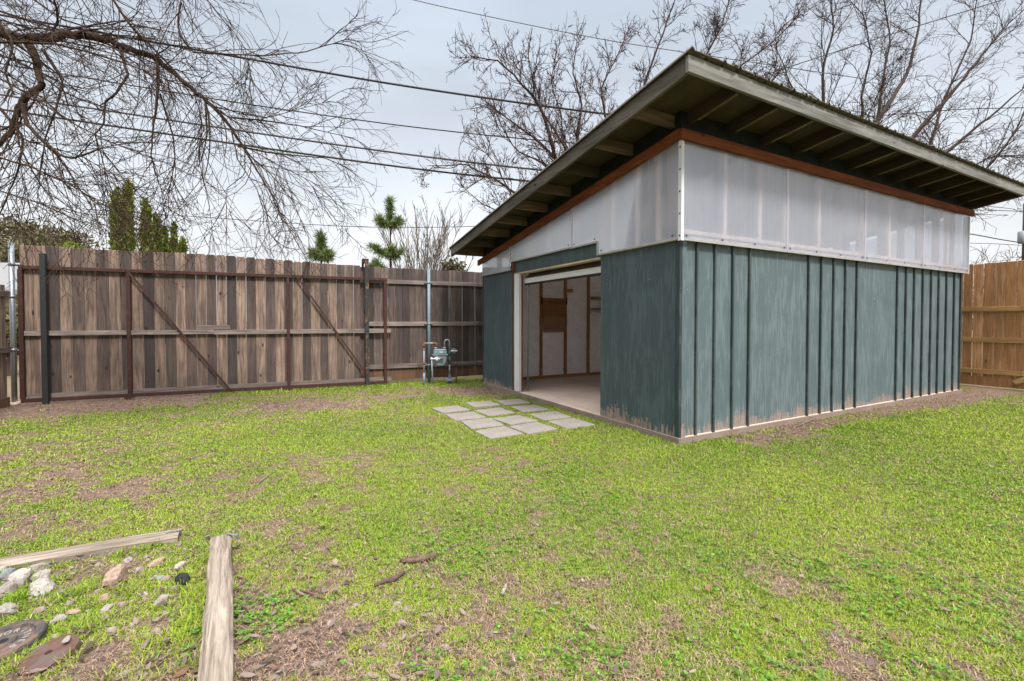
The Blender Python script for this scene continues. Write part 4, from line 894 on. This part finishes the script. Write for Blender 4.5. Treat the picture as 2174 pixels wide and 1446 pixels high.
def shoot(p, d, ln, droop, wob):
    """K points leaving p along d, bending by droop (down positive)"""
    d = np.array(d, float); d /= np.linalg.norm(d) + 1e-9; st = ln / (K - 1); pts = [np.array(p, float)]; w = rng.normal(0, wob, 3) * 2.2
    for i in range(K - 1):
        d = d + np.array([0, 0, -droop * st / ln]) + w / K + rng.normal(0, wob * .22, 3); d /= np.linalg.norm(d); pts.append(pts[-1] + d * st)
    return np.array(pts)
def rand_perp(d, ang):
    d = d / (np.linalg.norm(d) + 1e-9); v = rng.normal(0, 1, 3); v -= d * v.dot(d); v /= np.linalg.norm(v) + 1e-9; return d * math.cos(ang) + v * math.sin(ang)
def grow(tw, fine, P, r, level, prm):
    """children along polyline P; prm[level]=(count per metre, length, angle, droop, wobble)"""
    if level >= len(prm): return
    dens, ln, ang, droop, wob = prm[level]; L_ = np.sum(np.linalg.norm(np.diff(P, axis=0), axis=1)); n = rng.poisson(dens * L_)
    for _ in range(n):
        t = rng.uniform(.12, 1.) * (len(P) - 1); i = min(int(t), len(P) - 2); p = P[i] + (P[i + 1] - P[i]) * (t - i); d = P[i + 1] - P[i]
        l = ln * rng.uniform(.45, 1.35) * (1.1 - .45 * t / (len(P) - 1)); q = shoot(p, rand_perp(d, ang * rng.uniform(.6, 1.3)), l, droop * rng.uniform(.5, 1.4), wob)
        r0 = max(min(r * .55, .0032 * 1. + l * .0075), prm_min); (tw if level < 1 else fine).add(q, r0, max(r0 * .45, prm_min * .7)); grow(tw, fine, q, r0, level + 1, prm)
prm_min = .0026
def px_path(l): return [tuple(at(*q)) for q in l]

# --- overhanging tree at the left (its trunk stands just outside the picture)
tree = empty('overhanging_tree', (-6.15, 3.9, 0), 0, 'bare tree with long drooping twigs overhanging the yard from the left', 'tree')
big, fin = Twigs(), Twigs()
hub = np.array((-6.0, 4.15, 4.0)); W0 = lambda p: np.array(p)
tk = Twigs(); limb(tk, [(-6.15, 3.9, -.1), (-6.2, 3.95, 1.2), (-6.05, 4.05, 2.6), tuple(hub)], .19, .12); limb(tk, [tuple(hub), (-6.3, 4.3, 5.2), (-6.1, 4.6, 6.6)], .11, .05)
tp = tk.build('trunk', M['bark_fore'], tree, 10); tp.matrix_parent_inverse = Matrix.Translation((6.15, -3.9, 0))
LB = [([(-6.0, 4.15, 4.0)], [(0, 66, 4.5), (58, 83, 4.55), (116, 79, 4.6), (182, 74, 4.65), (240, 91, 4.75), (290, 110, 4.8), (329, 122, 4.85), (368, 155, 4.9), (418, 194, 4.95), (457, 228, 5.0), (488, 267, 5.05)], .062, .016),
      ([], [(470, 245, 5.0), (488, 267, 5.05), (515, 310, 5.1), (540, 352, 5.12), (575, 410, 5.15), (600, 470, 5.2)], .017, .003),
      ([], [(500, 285, 5.05), (530, 330, 5.15), (575, 370, 5.2), (625, 430, 5.25), (650, 500, 5.3)], .009, .002),
      ([], [(490, 270, 5.05), (505, 340, 5.0), (545, 400, 5.0), (560, 450, 5.0), (575, 500, 5.0)], .008, .002),
      ([], [(515, 308, 5.1), (590, 350, 5.2), (650, 380, 5.3), (690, 430, 5.35)], .007, .002),
      ([], [(420, 200, 4.95), (500, 240, 5.), (570, 250, 5.1), (640, 230, 5.2), (700, 215, 5.2)], .007, .002),
      ([], [(52, 82, 4.55), (74, 112, 4.5), (81, 155, 4.45), (91, 182, 4.4), (50, 209, 4.4), (39, 232, 4.4), (23, 279, 4.4), (0, 306, 4.4), (-60, 350, 4.4)], .036, .018),
      ([], [(46, 217, 4.4), (58, 263, 4.35), (89, 298, 4.3), (128, 329, 4.3), (155, 337, 4.3), (209, 317, 4.25)], .020, .007),
      ([], [(333, 126, 4.85), (337, 174, 4.8), (333, 217, 4.8), (325, 271, 4.75), (321, 329, 4.7), (330, 372, 4.7)], .017, .004),
      ([(-5.0, 4.6, 6.2)], [(387, -10, 4.7), (377, 43, 4.75), (383, 77, 4.75), (410, 112, 4.8), (445, 112, 4.85), (495, 116, 4.9), (560, 118, 5.), (650, 110, 5.1), (742, 82, 5.2)], .016, .004),
      ([(-5.6, 4.5, 5.4)], [(235, -10, 4.6), (263, 35, 4.65), (294, 74, 4.7), (329, 105, 4.8), (370, 150, 4.9), (410, 210, 5.)], .022, .007),
      ([(-4.6, 4.9, 6.4)], [(437, -5, 4.9), (472, 43, 4.95), (499, 70, 5.), (519, 100, 5.), (530, 132, 5.05), (525, 170, 5.1)], .011, .003),
      ([], [(-40, 10, 4.8), (58, 43, 4.8), (135, 66, 4.85), (230, 95, 4.9), (330, 135, 4.95), (430, 165, 5.)], .012, .004),
      ([], [(-40, 88, 4.3), (116, 93, 4.35), (194, 112, 4.4), (271, 136, 4.45), (380, 180, 4.5), (450, 215, 4.6)], .013, .004),
      ([], [(255, 100, 4.75), (272, 160, 4.7), (248, 197, 4.65), (223, 217, 4.65), (221, 263, 4.6), (201, 286, 4.6), (215, 330, 4.6), (235, 400, 4.6)], .015, .003),
      ([], [(90, 105, 4.5), (135, 170, 4.45), (116, 240, 4.4), (95, 294, 4.4), (89, 356, 4.4)], .016, .004),
      ([], [(495, 250, 5.05), (560, 256, 5.1), (635, 267, 5.15), (690, 280, 5.2), (735, 290, 5.2)], .010, .003),
      ([], [(-50, 320, 4.3), (70, 356, 4.35), (147, 391, 4.4), (217, 434, 4.45), (300, 480, 4.5)], .011, .003),
      ([], [(505, 310, 5.1), (560, 322, 5.1), (620, 330, 5.15), (690, 335, 5.2), (755, 365, 5.25)], .012, .003),
      ([], [(340, 200, 4.85), (368, 290, 4.9), (372, 340, 4.9), (360, 400, 4.9), (356, 465, 4.9)], .010, .002),
      ([], [(-30, 150, 4.2), (60, 200, 4.25), (150, 260, 4.3), (230, 300, 4.4), (330, 340, 4.5)], .010, .003),
      ([], [(0, 230, 4.6), (50, 290, 4.6), (40, 360, 4.6), (10, 430, 4.6), (-10, 480, 4.6)], .014, .004),
      ([], [(-30, 250, 4.8), (60, 300, 4.8), (170, 330, 4.85), (280, 390, 4.9)], .009, .003),
      ([], [(520, 300, 5.1), (520, 370, 5.1), (482, 400, 5.1), (480, 440, 5.1), (520, 480, 5.1)], .006, .002),
      ([], [(410, 190, 4.95), (430, 260, 4.9), (420, 330, 4.9), (435, 395, 4.9)], .007, .002),
      ([], [(-20, 400, 4.5), (80, 430, 4.5), (170, 470, 4.6), (250, 505, 4.6)], .008, .002),
      ([(-5.9, 4.4, 5.)], [(60, -10, 4.6), (130, 40, 4.6), (220, 70, 4.7), (330, 90, 4.8), (440, 105, 4.9)], .012, .004),
      ([(-5.9, 4.4, 5.)], [(-20, 20, 4.4), (30, 90, 4.3), (10, 160, 4.3), (30, 200, 4.3)], .018, .008)]
pp = [(8., .95, .6, .5, .34), (6., .5, .7, .45, .4), (4.2, .2, .75, .2, .42)]
for pre, path, r0, r1 in LB:
    pts = pre + px_path(path); P = limb(big, pts, r0, r1)
    grow(big, fin, P, max(r0 * .5, .007), 0, pp)
for o in (big.build('branch', M['bark_fore'], tree, 6), fin.build('twig_mass', M['bark_fore'], tree, 3, kind='stuff')): o.matrix_parent_inverse = Matrix.Translation((6.15, -3.9, 0))

# --- bare trees behind the shed and fence
def bare_tree(name, base, label, limbs, prm, mat, pmin, r_tr, group=None, sides=(7, 3), tips=None):
    global prm_min
    prm_min = pmin; t = empty(name, (base[0], base[1], 0), 0, label, 'tree', group); inv = Matrix.Translation((-base[0], -base[1], 0))
    tk, bg, fn = Twigs(), Twigs(), Twigs(); top = np.array(limbs[0][0]); limb(tk, [(base[0], base[1], -.1), tuple((np.array(base) + top) / 2 + np.array([.1, 0, 0])), tuple(top)], r_tr, r_tr * .75)
    for path, r0, r1 in [(l, *rr_) for l, rr_ in zip([x if not isinstance(x[1], (int, float)) else x for x in [q[1] for q in limbs]], [(q[2], q[3]) for q in limbs])]:
        P = limb(bg, path, r0, r1); grow(bg, fn, P, r0, 0, prm)
    tk.build('trunk', mat, t, 9).matrix_parent_inverse = inv; bg.build('branch', mat, t, sides[0]).matrix_parent_inverse = inv
    if fn.p: fn.build('twig_mass', mat, t, sides[1], kind='stuff').matrix_parent_inverse = inv
    return t, fn
D = 13.2
def LL(hubp, *paths):
    """limbs fanning from hub; each path = (pixels..., r0, r1) at depth Y"""
    return [(hubp, [hubp] + px_path(p[:-2]), p[-2], p[-1]) for p in paths]
hb = tuple(at(1262, 520, D))
lim = LL(hb, [(1210, 440, D), (1190, 380, D), (1170, 300, D - .3), (1150, 230, D - .4), (1105, 175, D - .5), (1060, 130, D - .6), (998, 118, D - .7), .085, .012],
         [(1215, 400, D + .4), (1175, 330, D + .6), (1130, 290, D + .7), (1075, 250, D + .8), (1010, 200, D + .9), .07, .010],
         [(1180, 450, D), (1110, 420, D - .3), (1050, 380, D - .5), (990, 350, D - .7), (910, 352, D - .8), .055, .009],
         [(1150, 470, D + .3), (1080, 460, D + .5), (1020, 430, D + .6), (975, 390, D + .7), .04, .008],
         [(1235, 380, D), (1225, 300, D + .2), (1235, 220, D + .3), (1215, 150, D + .4), (1225, 90, D + .5), .07, .010],
         [(1265, 360, D + .5), (1290, 270, D + .7), (1275, 190, D + .8), (1310, 120, D + .9), (1330, 70, D + 1), .06, .010],
         [(1300, 380, D + .2), (1350, 260, D), (1370, 170, D - .1), (1400, 90, D - .2), (1440, -20, D - .3), .075, .012],
         [(1330, 400, D + .3), (1420, 260, D + .3), (1480, 150, D + .4), (1530, 60, D + .5), (1560, -40, D + .6), .07, .012],
         [(1350, 420, D), (1480, 280, D), (1560, 150, D), (1640, 90, D), (1700, 30, D), .065, .010],
         [(1160, 350, D), (1095, 320, D - .1), (1060, 260, D - .2), (1040, 190, D - .3), .04, .008],
         [(1200, 330, D + .9), (1190, 240, D + 1), (1170, 180, D + 1.1), (1180, 110, D + 1.2), .04, .008],
         [(1100, 440, D - .8), (1040, 330, D - 1), (985, 300, D - 1.1), .03, .008],
         [(1370, 430, D + .5), (1560, 300, D + .5), (1650, 140, D + .6), (1645, 60, D + .7), .05, .009],
         [(1255, 400, D - .5), (1140, 220, D - .6), (1120, 110, D - .7), (1130, 60, D - .8), .05, .009])
bare_tree('bare_tree', (2.1, D, 0), 'bare reddish brown tree with knobby upswept branches behind the middle of the shed roof', lim, [(5.6, 1.2, .75, -.75, .4), (5.4, .55, .75, -.6, .45), (7.5, .2, .8, -.4, .5)], M['bark_mid'], .0068, .17)
D2 = 17.5
hb = tuple(at(1790, 470, D2))
lim = LL(hb, [(1760, 380, D2), (1750, 250, D2), (1745, 150, D2), (1770, 60, D2), (1760, -40, D2), .10, .014],
         [(1815, 330, D2), (1880, 230, D2), (1930, 150, D2 + .4), (1950, 60, D2 + .6), (1960, -60, D2 + .8), .13, .014],
         [(1840, 400, D2 - .5), (1940, 290, D2 - .8), (2020, 200, D2 - 1), (2090, 110, D2 - 1.2), (2150, 40, D2 - 1.4), .13, .014],
         [(1880, 420, D2), (2000, 330, D2 - .5), (2100, 250, D2 - 1), (2190, 170, D2 - 1.5), .12, .014],
         [(1900, 440, D2 + .5), (2030, 370, D2 + .5), (2110, 330, D2 + .3), (2200, 330, D2), .09, .012],
         [(1940, 470, D2 - 1), (2040, 420, D2 - 1.5), (2110, 380, D2 - 2), (2180, 400, D2 - 2), .06, .010],
         [(1700, 330, D2 + .5), (1690, 210, D2 + .7), (1660, 130, D2 + .9), (1640, 90, D2 + 1), .07, .012],
         [(1850, 360, D2 + .6), (1870, 200, D2 + .8), (1890, 80, D2 + 1), (1870, -40, D2 + 1.2), .09, .012],
         [(1830, 370, D2 - .6), (1830, 200, D2 - .8), (1850, 110, D2 - 1), (1830, 20, D2 - 1.2), .08, .012],
         [(1960, 360, D2 + .9), (2000, 220, D2 + 1), (2060, 90, D2 + 1.1), (2080, -40, D2 + 1.3), .09, .012],
         [(2060, 400, D2 - .3), (2150, 290, D2 - .5), (2230, 120, D2 - .6), .07, .012])
bare_tree('bare_tree', (at(1800, 680, D2).x, D2, 0), 'largest bare tree, dense with fine twigs, behind the right end of the shed roof', lim, [(3.6, 1.8, .65, -.35, .3), (3.8, .9, .65, -.2, .35), (4.4, .45, .7, 0., .35)], M['bark_far'], .0068, .2)

# pale many-stemmed bare shrub behind the old fence
def stems(name, base, n, h, spread, label, mat, pmin, prm, cat='shrub', group=None):
    global prm_min
    prm_min = pmin; t = empty(name, (base[0], base[1], 0), 0, label, cat, group); bg, fn = Twigs(), Twigs()
    for i in range(n):
        a = rng.uniform(0, 6.28); s = rng.uniform(.15, 1) * spread; q = shoot((rng.normal(0, .15), rng.normal(0, .15), -.05), (math.cos(a) * s, math.sin(a) * s, 1), h * rng.uniform(.7, 1.05), -.25, .12); bg.add(q, .028, .006); grow(bg, fn, q, .02, 0, prm)
    bg.build('stem', mat, t, 5)
    if fn.p: fn.build('twig_mass', mat, t, 3, kind='stuff')
    return t
b0 = at(893, 680, 14.5); stems('bare_shrub', (b0.x, b0.y), 38, 4.7, .30, 'pale many-stemmed bare shrub behind the old fence, right of the tall pine', M['bark_pale'], .008, [(3., .9, .4, -.5, .12), (2.6, .45, .4, -.3, .15)])
b0 = at(205, 680, 24); stems('bare_shrub', (b0.x, b0.y), 18, 5.4, .55, 'grey bare tree far off, just left of the cypresses', M['bark_far'], .011, [(1.6, 1.4, .6, -.3, .3), (1.8, .7, .6, 0, .3)], 'tree')
for px, D3, h, lb in ((2095, 30, 6.0, 'small far bare tree right above the new cedar fence'), (2160, 27, 5.6, 'small far bare tree at the right edge beside the utility pole'), (2040, 34, 6.0, 'far bare tree half hidden behind the right end of the shed')):
    b0 = at(px, 680, D3); stems('bare_tree', (b0.x, b0.y), 16, h, .8, lb, M['bark_far'], .014, [(1.4, 1.8, .7, -.1, .35), (1.5, .9, .7, .1, .35), (1.2, .5, .7, 0, .3)], 'tree', 'far bare trees over the cedar fence')

# leaf-clump helper: many small tilted faces around given centres
def sprays(centres, per, sz, spread, up=0., elong=2.2):
    c = np.repeat(np.asarray(centres), per, 0); m = len(c); c = c + rng.normal(0, 1, (m, 3)) * np.asarray(spread)
    d = rng.normal(0, 1, (m, 3)); d[:, 2] += up; d /= np.linalg.norm(d, axis=1, keepdims=True); s = np.cross(d, rng.normal(0, 1, (m, 3))); s /= np.linalg.norm(s, axis=1, keepdims=True) + 1e-9
    l = sz * rng.uniform(.6, 1.4, (m, 1)); w = l / elong
    return np.stack([c - s * w * .3, c + d * l * .5 - s * w * .5, c + d * l, c + d * l * .5 + s * w * .5], 1).reshape(-1, 3), np.arange(m * 4).reshape(-1, 4), m
# Italian cypresses
CY = [(250, 412, 21, 26, 'second tallest cypress, leftmost of the row behind the gate'), (276, 392, 21.5, 40, 'tallest, broadest cypress in the row behind the gate'), (312, 430, 22.5, 32, 'third cypress from the left, dark and full'), (337, 462, 24, 24, 'slim short cypress right of the dark full one'), (352, 490, 24.5, 18, 'thin cypress between two taller short ones at the row right'), (371, 478, 25, 24, 'cypress with a pointed top, second from the right end'), (391, 512, 26, 16, 'smallest cypress at the right end of the row')]
for px, py, Y, wpx, lb in CY:
    b0 = at(px, 680, Y); tp = at(px, py, Y); H_ = tp.z; rad = wpx / FP * Y / 2 * 1.15
    t = empty('cypress_tree', (b0.x, b0.y, 0), 0, lb, 'tree', 'columnar cypresses behind the gate'); MB().tube([(0, 0, -.1), (0, 0, H_ * .5), (0, 0, H_ * .9)], [.12, .07, .02], 7).build('trunk', M['bark_far'], t)
    n = 1500; z = rng.uniform(.1, 1, n) ** .75 * H_; k = (1 - (z / H_) ** 1.7) ** .85 * (.7 + .55 * vnoise(z * 3, np.full(n, px * 1.), .7)); a = rng.uniform(0, 6.28, n); r = rad * k * rng.uniform(.55, 1.05, n) * (.8 + .35 * vnoise(a * 2, z, .9))
    ns = 4 if wpx > 30 else 3 if wpx > 20 else 2; sp_ = rng.integers(0, ns, n); so_ = rng.uniform(-.5, .5, (ns, 2)) * rad * .9; sh_ = np.concatenate([[1.], rng.uniform(.78, .95, ns - 1)]); so_[0] *= .3
    zf = z / H_; cen = np.stack([r * .72 * np.cos(a) + so_[sp_, 0] * (1 - .3 * zf), r * .72 * np.sin(a) + so_[sp_, 1] * (1 - .3 * zf), z * sh_[sp_]], 1); V, F, m = sprays(cen, 7, .19, (.05, .05, .10), 1.9, 3.0); cl = np.repeat(np.clip(vnoise(a * rad * 3, z * 2, .6) * 1.3 - .15, 0, 1), 7)
    tt = np.stack([np.clip(cl + rng.normal(0, .2, m), 0, 1), (np.repeat(vnoise(a * 3 + 9, z, .5), 7) > .72) * rng.uniform(.2, .8, m), rng.random(m)], 1); np_mesh('crown', V, [F], M['cypress'], np.repeat(tt, 4, 0), t)
# pines
def pine(px, py, Y, lb, br, nsz=.16):
    b0 = at(px, 680, Y); H_ = at(px, py, Y).z; t = empty('pine_sapling', (b0.x, b0.y, 0), 0, lb, 'tree', 'young pines behind the old fence')
    MB().tube([(0, 0, -.1), (.02, 0, H_ * .5), (0, 0, H_ * .96)], [.055, .035, .012], 8).build('trunk', M['bark_mid'], t)
    cen = []
    for k in range(60): cen.append((rng.normal(0, .01), rng.normal(0, .01), H_ - .58 * rng.random()))
    for zf, nb, ln, rise in br:
        for k in range(nb):
            a = k * 6.28 / nb + rng.uniform(-.4, .4) + zf * 5; p0 = Vector((0, 0, zf * H_)); p1 = p0 + Vector((math.cos(a) * ln, math.sin(a) * ln, rise * ln)) * rng.uniform(.8, 1.1); pm = p0.lerp(p1, .5) - Vector((0, 0, .05)); MB().tube([p0, pm, p1], [.016, .012, .007], 5).build('branch', M['bark_mid'], t)
            for q in range(26): f = rng.uniform(.35, 1.); w = p0.lerp(pm, f * 2) if f < .5 else pm.lerp(p1, f * 2 - 1); cen.append(tuple(w))
    V, F, m = sprays(cen, 16, nsz, (.02, .02, .02), .55, 14.)
    np_mesh('needles', V, [F], M['pine'], np.repeat(np.stack([rng.random(m), (rng.random(m) < .15) * .6, rng.random(m)], 1), 4, 0), t)
pine(829, 424, 12.6, 'taller young pine with whorled green branches behind the old fence', [(.835, 5, .42, .5), (.655, 6, .46, .5), (.44, 4, .4, .3), (.30, 5, .5, .3)])
pine(683, 497, 12.6, 'shorter young pine behind the gate, left of the rusty post', [(.82, 5, .34, .35), (.60, 4, .34, .4), (.4, 5, .4, .3)], .19)
pine(800, 556, 12.0, 'lowest young pine, only its bright top showing over the fence', [(.9, 4, .2, .6), (.82, 5, .25, .5), (.5, 5, .4, .3)], .17)
# shrubs and broadleaf crowns over the fences
def bush(name, px, py, Y, rpx, lb, mat, n=500, per=9, sz=.16, cat='tree', group=None, zr=1.):
    b0 = at(px, 680, Y); c = at(px, py, Y); rad = rpx / FP * Y; t = empty(name, (b0.x, b0.y, 0), 0, lb, cat, group)
    tw, fn = Twigs(), Twigs(); cz = c.z
    for k in range(9):
        d = rng.normal(0, 1, 3); d[2] = abs(d[2]) + .3; tw.add(shoot((0, 0, max(.1, cz - rad * 1.2)), d, rad * 1.5, -.1, .25), .05, .012)
    tw.add(np.stack([np.linspace(0, .1, K), np.zeros(K), np.linspace(-.1, cz - rad * .3, K)], 1), .11, .06); tw.build('trunk', M['bark_far'], t, 6)
    u = rng.normal(0, 1, (n, 3)); u /= np.linalg.norm(u, axis=1, keepdims=True); rr_ = rad * rng.uniform(.25, 1., (n, 1)) ** .5 * (.6 + .8 * vnoise(u[:, 0] * 3 + px, u[:, 2] * 3 + u[:, 1] * 2, .8)[:, None]); cen = u * rr_ * np.array([1, 1, .8 * zr]) + np.array([0, 0, cz]); cen = cen[cen[:, 2] > .2]
    V, F, m = sprays(cen, per, sz, (sz * .8,) * 3, .3, 2.); tt = np.stack([np.clip(np.repeat(rng.random(len(cen)), per) + rng.normal(0, .15, m), 0, 1), (rng.random(m) < .2) * .7, rng.random(m)], 1); np_mesh('crown', V, [F], mat, np.repeat(tt, 4, 0), t); return t
bush('evergreen_tree', 30, 520, 23, 75, 'olive brown bushy tree at the far left, behind the galvanised pole', M['olive'], 420, 9, .2)
bush('evergreen_tree', 130, 530, 25, 60, 'olive brown tree right of the far left tree, over the gate', M['olive'], 380, 9, .2)
bush('evergreen_tree', 75, 545, 21, 50, 'lower olive tree between the two taller olive brown trees', M['olive'], 260, 9, .17)
bush('garden_shrub', 160, 536, 15, 18, 'small bright yellow green shrub peeping over the gate', M['bright'], 90, 9, .1, 'shrub')
bush('garden_shrub', 962, 575, 15, 22, 'pale olive shrub by the low end of the shed roof, over the fence', M['olive'], 120, 9, .12, 'shrub', None, 1.2)
bush('garden_shrub', 20, 690, 10.5, 55, 'olive green shrub behind the low left fence', M['olive'], 200, 9, .12, 'shrub')

# neighbour's house, only its roof showing over the low left fence
hs = empty('neighbour_house', (-21, 17, 0), R(8), 'neighbouring house with a low grey shingle roof beyond the left fence', 'house')
MB().box(-5, 5, -3.5, 3.5, -.1, 2.3).build('wall', M['house_wall'], hs)
MB().prism([(-5.5, -4, 2.2), (-5.5, 0, 3.45), (-5.5, 4, 2.2), (-5.5, 4, 2.05), (-5.5, 0, 3.3), (-5.5, -4, 2.05)], (11, 0, 0)).build('roof', M['roof_shingle'], hs)

# ------------------------------------------------------------------ overhead lines and pole
def wire(pix, Y0_, Y1_, r, lb, mat='cable', ext=(1.2, 1.2)):
    n = len(pix); P = [np.array(at(px, py, Y0_ + (Y1_ - Y0_) * i / (n - 1))) for i, (px, py) in enumerate(pix)]
    P = [P[0] + (P[0] - P[1]) * ext[0] * 2] + P + [P[-1] + (P[-1] - P[-2]) * ext[1] * 2]
    Q = resample(P, 40); k = np.ones(5) / 5
    Qs = Q.copy()
    for a in range(3): Qs[2:-2, a] = np.convolve(Q[:, a], k, 'valid')
    return MB().tube([tuple(q) for q in Qs], r, 6).build('power_line', M[mat], None, 0, lb, 'power line', 'overhead lines across the yard')
wire([(300, 85), (480, 117), (618, 141), (756, 167), (986, 202), (1216, 234), (1450, 262)], 15, 15.5, .034, 'thick twisted overhead cable, the highest of the four through the open sky')
wire([(300, 185), (480, 215), (618, 235), (780, 258), (940, 278), (1161, 300), (1400, 318)], 15, 15.5, .019, 'thin overhead line, second from the top of the four')
wire([(60, 210), (300, 246), (572, 287), (760, 314), (940, 338), (1138, 361), (1350, 381)], 15, 15.5, .032, 'grey bundled overhead cable, third from the top of the four', 'cable_grey')
wire([(0, 232), (240, 268), (480, 303), (710, 336), (894, 361), (1092, 382), (1300, 402)], 14, 14.5, .03, 'thick black overhead cable, lowest of the four')
wire([(780, -28), (871, 0), (1078, 44), (1250, 79), (1358, 97), (1500, 118)], 15, 15, .012, 'thin wire high in the sky at top centre', 'cable_grey')
wire([(560, 470), (720, 481), (850, 484), (1010, 481), (1200, 474)], 34, 34, .028, 'faint distant wire low in the sky behind the tall pine', 'cable_grey')
wire([(1560, 182), (1614, 162), (1830, 92), (2121, 2), (2250, -38)], 14, 13, .013, 'thin wire rising to the right through the big bare tree')
wire([(1900, 243), (2015, 233), (2100, 230), (2240, 228)], 19, 21, .018, 'wire running to the right edge through the big bare tree')
wire([(2040, 494), (2080, 500), (2120, 508), (2171, 516)], 19, 21.8, .022, 'sagging wire at the right edge, running to the pole', 'cable', (1.2, 0))
wire([(2030, 447), (2100, 446), (2171, 449)], 20, 21.8, .016, 'wire under the right tip of the roof, running to the pole', 'cable', (1.2, 0))
wire([(2040, 516), (2100, 517), (2171, 521)], 20, 21.8, .014, 'lower thin wire at the right edge, running to the pole', 'cable_grey', (1.2, 0))
up = at(2175, 680, 22); g = empty('utility_pole', (up.x, up.y, 0), 0, 'brown wooden utility pole with a transformer at the right edge', 'utility pole')
MB().tube([(0, 0, -.3), (0, 0, 6.9)], [.17, .14], 12).build('pole', M['pole_wood'], g)
MB().tube([(-.30, -.05, 4.95), (-.30, -.05, 5.0), (-.30, -.05, 5.5), (-.30, -.05, 5.56)], [.1, .14, .14, .06], 14).build('transformer', M['pipe_grey'], g)
MB().tube([(-.3, -.05, 5.2), (-.05, 0, 5.2)], .03, 6).build('transformer_arm', M['galv'], g)

# ------------------------------------------------------------------ sky, sun, camera
w = bpy.data.worlds.new('World'); S.world = w; w.use_nodes = True; nt = w.node_tree; nt.nodes.clear()
SUN_EL, SUN_AZ = R(52), R(200)          # soft sun behind the clouds, behind the viewer to the right
N = lambda t: nt.nodes.new(t); lk = nt.links.new
sky = N('ShaderNodeTexSky'); sky.sky_type = 'NISHITA'; sky.sun_disc = False; sky.sun_elevation = SUN_EL; sky.sun_rotation = R(160); sky.air_density = 1.4; sky.dust_density = 3.
tc = N('ShaderNodeTexCoord'); sp = N('ShaderNodeSeparateXYZ'); lk(tc.outputs['Generated'], sp.inputs[0])
rp = N('ShaderNodeValToRGB'); lk(sp.outputs[2], rp.inputs[0]); e = rp.color_ramp.elements
SK = [(0., (5.2, 5.27, 5.4)), (.12, (5.0, 5.1, 5.27)), (.32, (4.15, 4.42, 4.8)), (.60, (3.3, 3.72, 4.3)), (.78, (19., 19.3, 20.)), (1., (24., 24., 24.))]
while len(e) < len(SK): e.new(.5)
for i, (p, c) in enumerate(SK): e[i].position = p; e[i].color = (c[0] / 24, c[1] / 24, c[2] / 24, 1)
mp = N('ShaderNodeMapping'); mp.inputs['Scale'].default_value = (1, 1, 3.2); lk(tc.outputs['Generated'], mp.inputs[0])
cn = N('ShaderNodeTexNoise'); cn.inputs['Scale'].default_value = 1.7; cn.inputs['Detail'].default_value = 5; cn.inputs['Roughness'].default_value = .5; lk(mp.outputs[0], cn.inputs['Vector'])
mr = N('ShaderNodeMapRange'); mr.inputs[1].default_value = .3; mr.inputs[2].default_value = .7; mr.inputs[3].default_value = 24 * .82; mr.inputs[4].default_value = 24 * 1.15; lk(cn.outputs[0], mr.inputs[0])
vm = N('ShaderNodeVectorMath'); vm.operation = 'SCALE'; lk(rp.outputs[0], vm.inputs[0]); lk(mr.outputs[0], vm.inputs['Scale'])
mx_ = N('ShaderNodeMix'); mx_.data_type = 'RGBA'; mx_.inputs[0].default_value = .9; lk(sky.outputs[0], mx_.inputs[6]); lk(vm.outputs[0], mx_.inputs[7])
bg = N('ShaderNodeBackground'); bg.inputs['Strength'].default_value = .1; lk(mx_.outputs[2], bg.inputs[0]); ow = N('ShaderNodeOutputWorld'); lk(bg.outputs[0], ow.inputs[0])
sl = bpy.data.lights.new('sun', 'SUN'); sl.energy = 2.4; sl.angle = R(11); sl.color = (1, .955, .9); so = bpy.data.objects.new('sun', sl); C.objects.link(so)
sd = Vector((math.sin(R(150)) * math.cos(SUN_EL), math.cos(R(150)) * math.cos(SUN_EL), math.sin(SUN_EL))); so.rotation_euler = (-sd).to_track_quat('-Z', 'Y').to_euler(); so.location = (6, -8, 14)
cam = bpy.data.cameras.new('camera'); co = bpy.data.objects.new('camera', cam); C.objects.link(co); co.location = (0, 0, CAMZ); co.rotation_euler = (R(90) - PIT, 0, 0)
cam.lens = 16; cam.sensor_width = 36; cam.shift_y = -(723 - PCY) / 2174; cam.clip_start = .05; cam.clip_end = 2000; S.camera = co
S.view_settings.view_transform = 'Standard'; S.view_settings.look = 'None'; S.view_settings.exposure = .95; S.view_settings.gamma = 1
S.cycles.max_bounces = 8; S.cycles.transparent_max_bounces = 12; S.cycles.use_denoising = True
